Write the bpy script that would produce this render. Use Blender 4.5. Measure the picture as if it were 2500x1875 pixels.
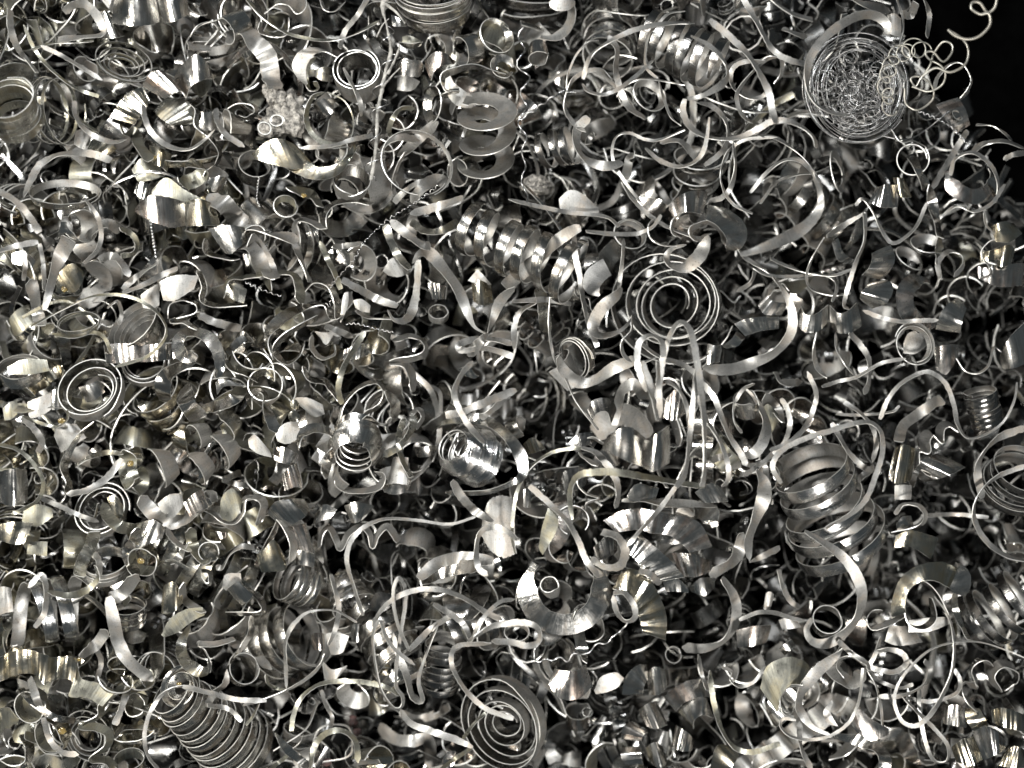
import bpy, math, random
import numpy as np
from mathutils import Vector, Matrix
random.seed(11); rng = np.random.default_rng(11)
S = bpy.context.scene
for o in list(bpy.data.objects): bpy.data.objects.remove(o)
COL = S.collection
R = math.radians

# ---------------- camera, world, lamps, exposure ----------------
U = 0.36 / 8296.0            # metres per layout unit (one unit = 1/8296 of the view width at heap level)
HC = 0.55 / U                # camera height above the heap surface, in units
cam_d = bpy.data.cameras.new('camera'); cam = bpy.data.objects.new('camera', cam_d); COL.objects.link(cam)
cam.location = (0, 0, 0.55); cam.rotation_euler = (0, 0, 0)
cam_d.sensor_width = 36; cam_d.lens = 55; cam_d.clip_start = 0.01; cam_d.clip_end = 50
cam_d.dof.use_dof = True; cam_d.dof.focus_distance = 0.537; cam_d.dof.aperture_fstop = 4.4
S.camera = cam
wd = bpy.data.worlds.new('World'); S.world = wd; wd.use_nodes = True
wn = wd.node_tree.nodes; bg = wn['Background']
bg.inputs[0].default_value = (0.80, 0.93, 1.0, 1); bg.inputs[1].default_value = 0.075

def lamp(name, loc, target, size, power, col, sizey=None):
    d = bpy.data.lights.new(name, 'AREA'); d.energy = power; d.color = col
    d.shape = 'RECTANGLE'; d.size = size; d.size_y = sizey or size
    o = bpy.data.objects.new(name, d); COL.objects.link(o); o.location = loc
    o.rotation_euler = (Vector(target) - Vector(loc)).to_track_quat('-Z', 'Y').to_euler()
    return o
lamp('work_lamp', (0.16, -0.33, 0.50), (-0.03, -0.02, 0), 0.05, 5.2, (1.0, 0.985, 0.955), 0.08)
lamp('window_light', (-0.60, 0.10, 0.48), (-0.06, 0.0, 0), 0.17, 7.4, (1.0, 0.98, 0.925), 0.22)
lamp('far_lamp', (-0.16, 0.40, 0.56), (-0.04, 0.0, 0), 0.06, 4.8, (0.97, 0.985, 1.0), 0.10)
vs = S.view_settings; vs.view_transform = 'Standard'; vs.look = 'None'; vs.gamma = 1; vs.exposure = 0.42
vs.use_curve_mapping = False
S.render.engine = 'CYCLES'
S.cycles.max_bounces = 6; S.cycles.glossy_bounces = 3; S.cycles.diffuse_bounces = 2
S.cycles.sample_clamp_indirect = 4.0

# ---------------- materials ----------------
def nodes(m):
    m.use_nodes = True; t = m.node_tree; return t, t.nodes, t.links
def metal(name, base, rough, metallic=1.0, stain=(0.25, 0.19, 0.13), amt=0.35, coat=0.0, streak=1.0, bump=0.35, speck=0.35, tint2=None, lon=False):
    m = bpy.data.materials.new(name); t, N, L = nodes(m); b = N['Principled BSDF']
    tc = N.new('ShaderNodeTexCoord'); oi = N.new('ShaderNodeObjectInfo')
    add = N.new('ShaderNodeVectorMath'); add.operation = 'ADD'
    cmb = N.new('ShaderNodeCombineXYZ'); ml = N.new('ShaderNodeMath'); ml.operation = 'MULTIPLY'; ml.inputs[1].default_value = 57.0
    L.new(oi.outputs['Random'], ml.inputs[0]); L.new(ml.outputs[0], cmb.inputs[0]); L.new(ml.outputs[0], cmb.inputs[1])
    L.new(tc.outputs['UV'], add.inputs[0]); L.new(cmb.outputs[0], add.inputs[1])
    def noise(sx, sy, sc, det=3, rg=0.6):
        mp = N.new('ShaderNodeMapping'); mp.inputs['Scale'].default_value = (sx, sy, 1); L.new(add.outputs[0], mp.inputs[0])
        n = N.new('ShaderNodeTexNoise'); n.inputs['Scale'].default_value = sc; n.inputs['Detail'].default_value = det
        n.inputs['Roughness'].default_value = rg; L.new(mp.outputs[0], n.inputs['Vector']); return n.outputs['Fac']
    def ramp(x, a, bb, c0=(0,0,0,1), c1=(1,1,1,1)):
        r = N.new('ShaderNodeValToRGB'); r.color_ramp.elements[0].position = a; r.color_ramp.elements[1].position = bb
        r.color_ramp.elements[0].color = c0; r.color_ramp.elements[1].color = c1; L.new(x, r.inputs[0]); return r.outputs[0]
    def mix(f, a, bcol, mode='MIX'):
        x = N.new('ShaderNodeMix'); x.data_type = 'RGBA'; x.blend_type = mode
        if isinstance(f, float): x.inputs[0].default_value = f
        else: L.new(f, x.inputs[0])
        for k, v in ((6, a), (7, bcol)):
            if isinstance(v, tuple): x.inputs[k].default_value = (*v[:3], 1)
            else: L.new(v, x.inputs[k])
        return x.outputs[2]
    if lon: s_fine = noise(0.12, 8, 1.0, 3, 0.6)
    else: s_fine = noise(7.0 * streak, 0.35, 1.0, 4, 0.65)
    s_mid = noise(1.6, 0.25, 1.0, 2, 0.5)
    blotch = noise(0.55, 0.55, 1.0, 4, 0.62)
    spk = noise(6, 6, 1.0, 3, 0.6); grain = noise(16, 16, 1.0, 2, 0.6)
    k0 = 0.70 if metallic > 0.9 and not lon else 0.86
    lo = tuple(c * k0 for c in base); hi = tuple(min(1, c * 1.1) for c in base)
    col = mix(ramp(s_fine, 0.34, 0.68), lo, hi)
    if tint2: col = mix(ramp(s_mid, 0.50, 0.66), col, tint2)
    f = N.new('ShaderNodeMath'); f.operation = 'MULTIPLY'; f.inputs[1].default_value = amt
    L.new(ramp(blotch, 0.49, 0.60), f.inputs[0]); col = mix(f.outputs[0], col, stain)
    f2 = N.new('ShaderNodeMath'); f2.operation = 'MULTIPLY'; f2.inputs[1].default_value = speck
    L.new(ramp(spk, 0.60, 0.70), f2.inputs[0]); col = mix(f2.outputs[0], col, (0.05, 0.045, 0.035))
    col = mix(ramp(grain, 0.35, 0.65, (0.72, 0.72, 0.72, 1)), col, col) if False else mix(1.0, col, ramp(grain, 0.32, 0.62, (0.68, 0.68, 0.68, 1)), 'MULTIPLY')
    L.new(col, b.inputs['Base Color'])
    b.inputs['Metallic'].default_value = metallic
    mr = N.new('ShaderNodeMapRange'); mr.inputs['To Min'].default_value = max(0.05, rough - 0.10); mr.inputs['To Max'].default_value = rough + (0.12 if metallic > 0.98 and not lon else 0.2)
    L.new(blotch, mr.inputs[0]); mr.inputs['From Min'].default_value = 0.35; mr.inputs['From Max'].default_value = 0.7
    L.new(mr.outputs[0], b.inputs['Roughness'])
    bp = N.new('ShaderNodeBump'); bp.inputs['Strength'].default_value = bump; bp.inputs['Distance'].default_value = 0.00025
    ad = N.new('ShaderNodeMath'); ad.operation = 'ADD'; L.new(s_fine, ad.inputs[0]); ad.inputs[1].default_value = 0.0
    if metallic > 0.9 and not lon: L.new(s_mid, ad.inputs[1])
    ad2 = N.new('ShaderNodeMath'); ad2.operation = 'MULTIPLY_ADD'; L.new(spk, ad2.inputs[0]); ad2.inputs[1].default_value = 0.25; L.new(ad.outputs[0], ad2.inputs[2])
    L.new(ad2.outputs[0], bp.inputs['Height']); L.new(bp.outputs[0], b.inputs['Normal'])
    if coat:
        b.inputs['Coat Weight'].default_value = coat; b.inputs['Coat Roughness'].default_value = 0.06; b.inputs['Coat IOR'].default_value = 1.47
        cb = N.new('ShaderNodeBump'); cb.inputs['Strength'].default_value = 0.5; cb.inputs['Distance'].default_value = 0.0008
        L.new(noise(0.8, 0.8, 1.0, 2, 0.4), cb.inputs['Height']); L.new(cb.outputs[0], b.inputs['Coat Normal'])
    return m
BR = (0.66, 0.645, 0.61)
M = {}
M['shiny'] = metal('polished_steel', BR, 0.20, amt=0.2, tint2=(0.52, 0.48, 0.43))
M['shiny_long'] = metal('drawn_steel', (0.54, 0.54, 0.53), 0.19, amt=0.4, lon=True, bump=0.7)
M['satin'] = metal('satin_steel', (0.315, 0.308, 0.29), 0.47, 0.90, bump=0.2, amt=0.35, speck=0.7, streak=1.6)
M['pale'] = metal('pale_dull_steel', (0.375, 0.365, 0.34), 0.20, 1.0, bump=0.8, amt=0.8, stain=(0.19, 0.155, 0.115), speck=0.8, lon=True)
M['dark'] = metal('dark_steel', (0.24, 0.235, 0.225), 0.25, bump=0.35, amt=0.5, stain=(0.10, 0.08, 0.06))
M['shaded'] = metal('shade_darkened_steel', (0.17, 0.17, 0.165), 0.30, bump=0.35, amt=0.4, stain=(0.06, 0.05, 0.04))  # darker steel for the deep mass: shade of the gaps put into the colour
M['gold'] = metal('oily_yellow_steel', (0.54, 0.515, 0.44), 0.19, coat=0.6, amt=0.55, stain=(0.30, 0.235, 0.13), tint2=(0.42, 0.36, 0.25))
M['oil'] = metal('oiled_steel', (0.36, 0.352, 0.315), 0.27, 0.97, coat=0.8, amt=0.5, stain=(0.22, 0.17, 0.08))
M['olive'] = metal('olive_dull_steel', (0.27, 0.265, 0.225), 0.36, 0.92, coat=0.25, amt=0.45, stain=(0.22, 0.18, 0.09), speck=0.6)
M['brown'] = metal('heat_tinted_steel', (0.62, 0.59, 0.55), 0.22, amt=0.25, stain=(0.34, 0.25, 0.19), tint2=(0.50, 0.41, 0.35))
M['wire'] = metal('wire_steel', (0.33, 0.33, 0.325), 0.30, bump=0.3, amt=0.2, lon=True)
M['pwire'] = metal('dull_pale_wire', (0.36, 0.345, 0.30), 0.38, 0.85, bump=0.3, amt=0.2, lon=True)
M['edge'] = metal('sheared_steel_edge', (0.66, 0.65, 0.61), 0.42, 0.85, bump=0.3, amt=0.15, speck=0.2)
TONE = {'shaded': ('shaded', 'shaded'), 'bright': ('shiny', 'satin'), 'long': ('shiny_long', 'satin'), 'matte': ('satin', 'shiny'), 'pale': ('pale', 'satin'),
        'dark': ('dark', 'satin'), 'gold': ('gold', 'olive'), 'oil': ('oil', 'olive'), 'olive': ('olive', 'oil'), 'brown': ('brown', 'satin')}
ADJ = {'bright': 'polished silver', 'long': 'shiny grooved silver', 'matte': 'dull grey', 'pale': 'pale speckled', 'dark': 'dark grey',
       'gold': 'oily yellowish', 'oil': 'wet oily grey', 'olive': 'dull olive-grey', 'brown': 'brown-tinted shiny'}

# ---------------- geometry helpers ----------------
def catmull(P, k):
    P = np.asarray(P, float)
    if len(P) == 2: 
        t = np.linspace(0, 1, k * 2 + 1)[:, None]; return P[0] * (1 - t) + P[1] * t
    Q = np.vstack([2 * P[0] - P[1], P, 2 * P[-1] - P[-2]]); out = []
    for i in range(1, len(Q) - 2):
        t = np.linspace(0, 1, k, endpoint=False)[:, None]
        a, b, c, d = Q[i - 1], Q[i], Q[i + 1], Q[i + 2]
        out.append(0.5 * (2 * b + (c - a) * t + (2 * a - 5 * b + 4 * c - d) * t * t + (3 * b - a - 3 * c + d) * t ** 3))
    out.append(P[-1:]); return np.vstack(out)
def norm(v): return v / np.maximum(np.linalg.norm(v, axis=-1, keepdims=True), 1e-9)
def sheet(C, Wv, th=8.0, nv=4, camber=0.0, rag=0.03, orient=False, u0=None):
    """strip mesh round the centre line C (n,3) with half-width vectors Wv (n,3); everything in layout units.
    returns verts, faces, mats(0 front,1 back,2 edge), uvs"""
    n = len(C); C = np.asarray(C, float); Wv = np.asarray(Wv, float)
    T = norm(np.gradient(C, axis=0)); Nn = norm(np.cross(T, Wv))
    if orient and Nn[:, 2].sum() < 0: Nn = -Nn
    hw = np.linalg.norm(Wv, axis=1, keepdims=True)
    arc = np.concatenate([[0], np.cumsum(np.linalg.norm(np.diff(C, axis=0), axis=1))]) / 100.0
    u0 = random.random() * 40 if u0 is None else u0
    ragA = 1 + rag * rng.standard_normal((n, 1)); ragB = 1 + rag * rng.standard_normal((n, 1))
    V = []; F = []; MT = []; UV = []
    ts = np.linspace(-1, 1, nv)
    grid = []
    for t in ts:
        rr = ragA if t < 0 else ragB
        grid.append(C + Wv * t * rr + Nn * (camber * (1 - t * t)) * hw)
    grid = np.array(grid)               # nv,n,3
    wtot = float(hw.mean()) * 2 / 100
    hth = th / 2
    for s, mi in ((1, 0), (-1, 1)):
        base = len(V) and sum(len(x) for x in V) or 0
        G = grid + Nn[None] * hth * s
        V.append(G.reshape(-1, 3))
        idx = base + np.arange(nv * n).reshape(nv, n)
        a, b, c, d = idx[:-1, :-1], idx[:-1, 1:], idx[1:, 1:], idx[1:, :-1]
        q = np.stack([a, b, c, d], -1).reshape(-1, 4)
        # winding: normal must point along s*Nn
        tv = np.cross(T, Wv); flip = (np.sum(tv * Nn) > 0) == (s > 0)
        if not flip: q = q[:, ::-1]
        F.append(q); MT += [mi] * len(q)
        uvv = np.stack([np.tile(arc + u0, nv), np.repeat((ts + 1) / 2 * wtot + u0 * 0.37, n)], -1); UV.append(uvv)
    for e in (0, nv - 1):
        base = sum(len(x) for x in V)
        V.append(np.vstack([grid[e] + Nn * hth, grid[e] - Nn * hth]))
        i = np.arange(n - 1); q = np.stack([base + i, base + i + 1, base + n + i + 1, base + n + i], -1)
        if e == 0: q = q[:, ::-1]
        F.append(q); MT += [2] * len(q); UV.append(np.stack([np.tile(arc + u0, 2), np.repeat([0, 0.1], n)], -1))
    for e in (0, n - 1):
        base = sum(len(x) for x in V)
        V.append(np.vstack([grid[:, e] + Nn[e] * hth, grid[:, e] - Nn[e] * hth]))
        i = np.arange(nv - 1); q = np.stack([base + i, base + i + 1, base + nv + i + 1, base + nv + i], -1)
        F.append(q); MT += [2] * len(q); UV.append(np.zeros((2 * nv, 2)) + u0)
    return np.vstack(V), np.vstack(F), np.array(MT), np.vstack(UV)
def tube(C, r, k=6):
    C = np.asarray(C, float); n = len(C); r = np.broadcast_to(np.asarray(r, float), (n,))
    T = norm(np.gradient(C, axis=0)); up = np.array([0.13, 0.29, 0.95]); A = norm(np.cross(T, up)); B = np.cross(T, A)
    th = np.linspace(0, 2 * np.pi, k, endpoint=False)
    V = (C[:, None] + r[:, None, None] * (np.cos(th)[None, :, None] * A[:, None] + np.sin(th)[None, :, None] * B[:, None])).reshape(-1, 3)
    i, j = np.meshgrid(np.arange(n - 1), np.arange(k), indexing='ij'); j2 = (j + 1) % k
    F = np.stack([i * k + j, i * k + j2, (i + 1) * k + j2, (i + 1) * k + j], -1).reshape(-1, 4)
    arc = np.concatenate([[0], np.cumsum(np.linalg.norm(np.diff(C, axis=0), axis=1))]) / 100.0
    UV = np.stack([np.repeat(arc, k), np.tile(th / 6.3 * r.mean() * 0.06, n)], -1)
    return V, F, np.zeros(len(F), int), UV
def merge(parts):
    V = []; F = []; MT = []; UV = []; b = 0
    for v, f, m, u in parts:
        V.append(v); F.append(f + b); MT.append(m); UV.append(u); b += len(v)
    return np.vstack(V), np.vstack(F), np.concatenate(MT), np.vstack(UV)
def mk_mesh(name, g, mats):
    V, F, MT, UV = g
    me = bpy.data.meshes.new(name)
    me.vertices.add(len(V)); me.vertices.foreach_set('co', (V).astype(np.float32).ravel())
    me.loops.add(F.size); me.loops.foreach_set('vertex_index', F.astype(np.int32).ravel())
    me.polygons.add(len(F)); me.polygons.foreach_set('loop_start', np.arange(0, F.size, 4, dtype=np.int32))
    me.polygons.foreach_set('material_index', MT.astype(np.int32))
    me.polygons.foreach_set('use_smooth', np.ones(len(F), bool))
    uv = me.uv_layers.new(name='uv'); uv.data.foreach_set('uv', UV[F.ravel()].astype(np.float32).ravel())
    for m in mats: me.materials.append(m)
    me.update(calc_edges=True); me.validate(); return me
def tmats(tone): return [M[TONE[tone][0]], M[TONE[tone][1]], M['edge']]

THINGS = []      # (object, tone, kind noun, category, (px,py) centre in units, size, label or None, landmark or None)
def put(name, g, mats, tone, noun, cat, L=None, LM=None, group=None):
    V, F, MT, UV = g
    c = (V.min(0) + V.max(0)) / 2
    me = mk_mesh(name, ((V - c) * U, F, MT, UV), mats)
    o = bpy.data.objects.new(name, me); COL.objects.link(o); o.location = Vector(c * U)
    s = HC / (HC - c[2]); ext = (V.max(0) - V.min(0))[:2].max() * s
    THINGS.append(dict(o=o, tone=tone, noun=noun, cat=cat, p=(c[0] * s, c[1] * s), z=c[2], size=ext, L=L, LM=LM, group=group))
    return o

REG = dict(A=(0, 0), B=(600, 0), C=(1250, 0), D=(1850, 0), E=(0, 450), F=(600, 450), G=(1250, 450), H=(1850, 450),
           I=(0, 900), J=(600, 900), K=(1250, 900), L=(1850, 900), M=(0, 1375), N=(600, 1375), O=(1250, 1375), Q=(1850, 1375))
ZF = 3.3185
def P3(reg, x, y, h=0.0):
    ox, oy = REG[reg]; X = ox * ZF + x - 4148; Y = 3111 - (oy * ZF + y); s = (HC - h) / HC
    return np.array([X * s, Y * s, h])
def r(reg, tone, w, pts, h=200, tl=25, L=None, LM=None, hv=None, n=None, th=7, cam=0.045, noun=None, cat='metal ribbon', cor=None):
    """ribbon along traced points (x, y[, width]); h height or list, tl = tilt of the strip (0 flat to the sky, 90 on edge)"""
    m = len(pts); hs = np.interp(np.linspace(0, 1, m), np.linspace(0, 1, len(h)), h) if isinstance(h, (list, tuple)) else np.full(m, float(h))
    hv = hv if hv is not None else (80 if w < 75 else 125)
    ph = random.random() * 6.28; hs = hs + hv * np.sin(np.linspace(0, 5.0, m) + ph)
    ws = np.array([p[2] if len(p) > 2 else w for p in pts], float) * (0.92 if max(w, 0) < 30 else 0.76 if tone in ('pale', 'long', 'oil') else 0.9)
    P = np.array([np.append(P3(reg, p[0], p[1], hh), ww) for p, hh, ww in zip(pts, hs, ws)])
    Q = catmull(P, 9); C = Q[:, :3]; wd_ = np.maximum(Q[:, 3:], 6)
    T = norm(np.gradient(C, axis=0)); k = len(C); s = np.linspace(0, 1, k)
    W0 = norm(np.stack([T[:, 1], -T[:, 0], np.zeros(k)], 1)); B = np.cross(W0, T)
    tls = np.interp(s, np.linspace(0, 1, len(tl)), tl) if isinstance(tl, (list, tuple)) else tl + (27 if tl < 60 else 6) * np.sin(s * min(12, 2.2 + 1.1 * m) + ph)
    a = np.radians(tls)[:, None]; Wv = (np.cos(a) * W0 + np.sin(a) * B) * wd_ / 2
    if cor is not None:
        C = C + np.cross(T, Wv / np.maximum(np.linalg.norm(Wv, axis=1, keepdims=True), 1)) * (cor[1] * np.sin(s * cor[0] * 6.283))[:, None]
    wide = max(ws) >= 75
    name = n or ('wide_ribbon' if wide else 'thin_ribbon')
    e0, e1 = random.choice([(.25, .6), (.6, .85), (.8, 1)]), random.choice([(.2, .55), (.6, .85), (.8, 1)])
    Wv[0] *= e0[0]; Wv[1] *= e0[1]; Wv[-1] *= e1[0]; Wv[-2] *= e1[1]
    return put(name, sheet(C, Wv, th, 5 if wide else 3, cam, 0.025 if wide else 0.075), tmats(tone), tone, noun or ('wide ribbon' if wide else 'thin ribbon'), cat, L, LM)
def c(reg, tone, cx, cy, h, Rr, t, az, a0, a1, w, pitch=0, dR=0, flare=0, L=None, LM=None, n=None, th=8, cam=0.06, wob=0.03, noun=None, squash=1.0):
    """strip wound round an axis leaning t degrees towards image azimuth az; angles a0..a1; pitch/dR per turn"""
    g = coil_geo(Rr, a0, a1, w, pitch, dR, flare, th, cam, wob)
    V = g[0] * np.array([1, squash, 1]); ax = Vector((-math.sin(R(az)), math.cos(R(az)), 0)); Rm = np.array(Matrix.Rotation(R(t), 3, ax))
    V = V @ Rm.T; ctr = P3(reg, cx, cy, h); V = V * ((HC - h) / HC) + ctr
    turns = abs(a1 - a0) / 360
    name = n or ('coil' if turns > 1.6 else 'ring_curl')
    return put(name, (V, g[1], g[2], g[3]), tmats(tone), tone, noun or ('coil' if turns > 1.6 else 'ring curl'), 'metal coil' if turns > 1.6 else 'metal curl', L, LM)
def coil_geo(Rr, a0, a1, w, pitch, dR, flare, th=8, cam=0.06, wob=0.03, seg=16):
    k = max(12, int(abs(a1 - a0) / 360 * (seg * 2.2))); a = np.radians(np.linspace(a0, a1, k)); tn = (a - a[0]) / (2 * np.pi) * np.sign(a1 - a0)
    tm = tn - tn[-1] / 2
    ph = random.random() * 6
    rad = np.maximum(Rr + dR * tm, 12) * (1 + wob * np.sin(a * 0.73 + ph) + wob * 0.6 * np.sin(a * 2.1 + ph) + wob * 0.8 * np.sin(a * 0.29 + 2 * ph))
    C = np.stack([rad * np.cos(a), rad * np.sin(a), pitch * tm + wob * Rr * np.sin(a * 0.6 + ph) + 0.17 * pitch * np.sin(a * 0.37 + 2 * ph)], 1)
    f = R(flare); ro = np.stack([np.cos(a), np.sin(a), np.zeros(k)], 1)
    Wd = np.array([0, 0, 1.0]) * math.cos(f) + ro * math.sin(f)
    ends = np.clip(np.minimum(np.arange(k), np.arange(k)[::-1]) / 4.0, 0.35, 1)[:, None]
    C = C; Wv = Wd * w / 2 * ends
    g = sheet(C, Wv, th, 4 if w > 30 else 3, cam, 0.02)
    return g
def q(reg, tone, A, B, h=200, hb=None, bul=50, cor=None, L=None, LM=None, n='curved_chip', th=8, noun='curved chip'):
    """chip spanned between two traced edges A and B (same direction); bul arches it, cor=(n,amp) folds it"""
    if tone == 'pale': tone = 'matte'
    hb = h if hb is None else h + (h - hb) * 0.8; k = 30
    def edge(E, hh):
        Q_ = catmull(np.array(E, float), 12); d = np.concatenate([[0], np.cumsum(np.linalg.norm(np.diff(Q_, axis=0), axis=1))]); s = np.linspace(0, d[-1], k)
        X = np.interp(s, d, Q_[:, 0]); Y = np.interp(s, d, Q_[:, 1]); return X, Y, hh
    sv = np.linspace(0, 1, k); hz = 1.7 * bul * np.sin(np.pi * sv)
    if cor: ph = random.random() * 3; hz = hz + cor[1] * (0.6 if cor[0] < 3 or cor[1] > 16 else 0.35) * (np.sin(2 * np.pi * cor[0] * sv + 0.6 + 1.3 * np.sin(4 * sv + ph)) + 0.35 * np.sin(2 * np.pi * cor[0] * 2.3 * sv + ph))
    XA, YA, _ = edge(A, h); XB, YB, _ = edge(B, hb)
    a = np.array([P3(reg, x, y, h + z) for x, y, z in zip(XA, YA, hz)]); b = np.array([P3(reg, x, y, hb + z * 0.75) for x, y, z in zip(XB, YB, hz)])
    return put(n, sheet((a + b) / 2, (b - a) / 2, th, 5, 0.05, 0.015, orient=True), tmats(tone), tone, noun, 'metal chip', L, LM)
def wire(reg, pts, rad, h=300, hv=30, zig=None, mat='wire', L=None, LM=None, n='wire_strand', noun='wire strand', k=8):
    m = len(pts); hs = np.interp(np.linspace(0, 1, m), np.linspace(0, 1, len(h)), h) if isinstance(h, (list, tuple)) else np.full(m, float(h))
    hs = hs + hv * np.sin(np.linspace(0, 6, m))
    C = catmull([P3(reg, p[0], p[1], hh) for p, hh in zip(pts, hs)], k)
    if zig:
        per, amp = zig; d = np.concatenate([[0], np.cumsum(np.linalg.norm(np.diff(C, axis=0), axis=1))]); s = np.arange(0, d[-1], per / 7)
        C = np.stack([np.interp(s, d, C[:, i]) for i in range(3)], 1); T = norm(np.gradient(C, axis=0)); W0 = norm(np.stack([T[:, 1], -T[:, 0], np.zeros(len(C))], 1))
        ph = s / per * 2 * np.pi; mod = 0.8 + 0.35 * np.sin(s / per * 0.9)
        C = C + W0 * (amp * mod * np.sin(ph))[:, None] + np.array([0, 0, 1]) * (amp * 0.8 * np.cos(ph))[:, None]
    return put(n, tube(C, rad), [M[mat]], mat, noun, 'wire', L, LM)

# ---------------- the shavings one can pick out, region by region ----------------
# --- top left
c('A','oil',110,900,650,200,28,90,0,1900,95,62,0,0,L='wide wet oily tube coil, out of focus at the left edge near the top',LM='the blurred tube coil at the left edge')
r('A','pale',90,[(470,320),(680,300),(830,270),(800,150),(700,40),(600,40),(520,100)],450,30,L='fat fuzzy pale ribbon bent into a broad hook near the top left corner',LM='the fat pale hook')
r('A','oil',38,[(190,200),(300,430),(480,620),(650,730),(800,780)],320,30)
r('A','pale',46,[(330,370),(500,450),(650,540),(830,650)],380,20)
r('A','pale',80,[(80,80),(90,250),(150,400,60),(210,470,45),(300,590,45)],430,35)
r('A','oil',30,[(260,400),(400,355),(560,350),(760,330)],300,50)
q('A','bright',[(940,-60),(1030,-80),(1170,-80),(1250,-40)],[(910,190),(1050,212),(1200,205),(1290,180)],150,120,90,L='bright cup-shaped chip cut by the top edge, blown out white',LM='the bright cup at the top edge')
q('A','bright',[(1250,-30),(1350,-70),(1500,-60)],[(1310,190),(1400,175),(1530,120)],120,90,80)
q('A','bright',[(780,140),(850,90),(900,130)],[(840,310),(930,310),(1010,290)],100,60,50)
c('A','bright',1900,220,150,108,55,215,-160,170,190,0,0,0,LM='the polished tube curl below the top edge',L='polished tube curl lying on its side with its dark mouth to the left')
r('A','bright',60,[(1540,300),(1600,210),(1700,180),(1770,240),(1700,340),(1560,350)],150,75)
r('A','dark',22,[(1490,440),(1520,320),(1620,210),(1760,160)],200,60)
q('A','bright',[(1400,660),(1470,530),(1590,440),(1680,520),(1720,620)],[(1510,790),(1550,700),(1640,650),(1700,640),(1722,640)],260,180,70,L='domed polished chip with one bright white stripe, beside the rust-marked chip',LM='the domed polished chip')
q('A','olive',[(1550,720),(1620,650),(1720,630)],[(1560,740),(1640,785),(1715,690)],180,150,20)
q('A','brown',[(1150,690),(1230,590),(1310,575),(1400,650)],[(1330,800),(1370,780),(1460,740),(1510,800)],280,230,50,L='polished chip with an orange rust patch on its left end',LM='the rust-patched chip')
q('A','gold',[(890,950),(990,800),(1060,740),(1170,700)],[(1090,1010),(1150,920),(1190,870),(1210,810)],230,200,30,(3,14))
q('A','oil',[(1340,800),(1510,810),(1590,930),(1580,1000)],[(1250,900),(1300,960),(1380,1010),(1420,1012)],170,150,40,(4,9))
q('A','dark',[(800,1080),(880,960),(960,930)],[(900,1130),(1000,1090),(1080,1010)],140,120,30)
r('A','pale',52,[(600,820),(610,930),(680,1040),(800,1120),(920,1150),(1020,1130)],400,30,L='pale strap curved like a smile, left of the centre of the top left area',LM='the left pale smile strap')
r('A','pale',58,[(1160,850),(1180,980),(1250,1100),(1380,1190),(1530,1210),(1660,1130,30),(1740,1050,15)],430,30,L='pale strap bent in a deep bowl, tapering to a thin point on its right',LM='the pale bowl-shaped strap')
r('A','pale',58,[(1750,880),(1760,980),(1830,1090),(1980,1190)],620,20)
r('A','pale',78,[(190,1600,50),(250,1460),(320,1340),(450,1260),(600,1240),(760,1250),(900,1300)],330,25,L='pale blotchy band arching over a dark hollow at the left',LM='the pale arched band')
c('A','pale',520,1580,250,265,62,85,-30,380,60,30,0,20)
r('A','oil',120,[(980,1050),(1090,1080),(1130,1180),(1220,1300)],200,20)
q('A','gold',[(1210,1180),(1300,1200),(1390,1250)],[(1240,1330),(1300,1350),(1350,1390)],230,200,40)
c('A','gold',1540,1400,220,110,65,300,-150,120,140,0,0,10)
c('A','bright',1730,1450,180,90,70,60,-130,150,150)
q('A','olive',[(1240,1530),(1350,1440),(1500,1540),(1700,1640)],[(1230,1570),(1400,1640),(1550,1655),(1720,1655)],210,200,25)
q('A','olive',[(1070,1370),(1150,1280),(1260,1330)],[(1120,1470),(1230,1460),(1340,1420)],150,140,25)
r('A','matte',90,[(1520,820),(1590,900),(1590,1020),(1700,1110),(1780,1230),(1750,1350)],200,78)
r('A','matte',70,[(1830,890),(1930,840),(2040,850),(2070,910),(2000,960),(1930,940)],180,75)
c('A','bright',1680,980,60,100,80,90,190,350,150)
c('A','oil',1000,520,120,170,45,60,0,1400,18,20,40)
c('A','oil',440,900,60,270,72,0,0,1100,26,70,0)
c('A','dark',2060,1370,40,130,35,60,0,400,120,0,-20)
q('A','bright',[(1110,1490),(1170,1450),(1240,1550)],[(1090,1560),(1160,1620),(1230,1630)],60,60,20,(5,4))
q('A','satin' if 0 else 'matte',[(620,1060),(680,1050),(740,1120)],[(600,1170),(650,1200),(700,1220)],80,80,20)
q('A','gold',[(750,1130),(850,1140),(950,1200)],[(710,1210),(800,1240),(870,1270)],120,100,30)
# --- top, left of centre
c('B','bright',1530,-10,120,300,42,92,0,2900,64,34,6,12,L='big tight roll of wide ribbon with nested arcs at the top edge',LM='the big tight roll at the top edge')
c('B','matte',915,620,60,172,16,100,0,820,260,10,26,0,wob=0.05,L='round dull grey tube seen straight down its mouth, left of the wood splinter',LM='the round grey tube mouth')
r('B','pale',50,[(790,550,20),(860,680),(910,780),(935,870),(935,940,25)],330,30)
r('B','oil',56,[(640,745,20),(540,790),(490,930,62),(520,1060),(620,1150),(760,1165),(850,1110,20),(870,960,14),(800,820,14),(660,745,14)],280,35,L='oval loop of oily ribbon hanging below the grey tube mouth',LM='the oval oily loop')
q('B','matte',[(740,450),(560,385),(430,420),(375,530),(420,630),(490,690)],[(740,465),(640,420),(560,440),(500,520),(490,600),(500,680)],240,200,30)
r('B','oil',50,[(560,460),(500,540),(490,640),(520,730),(580,720),(560,660)],240,40)
r('B','bright',170,[(-60,180),(60,320),(170,450),(200,600),(235,720)],[160,220],15,hv=20,cor=(4,14),L='broad wrinkled bright strip leading down to the pale slag lump',LM='the wrinkled bright strip')
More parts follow.
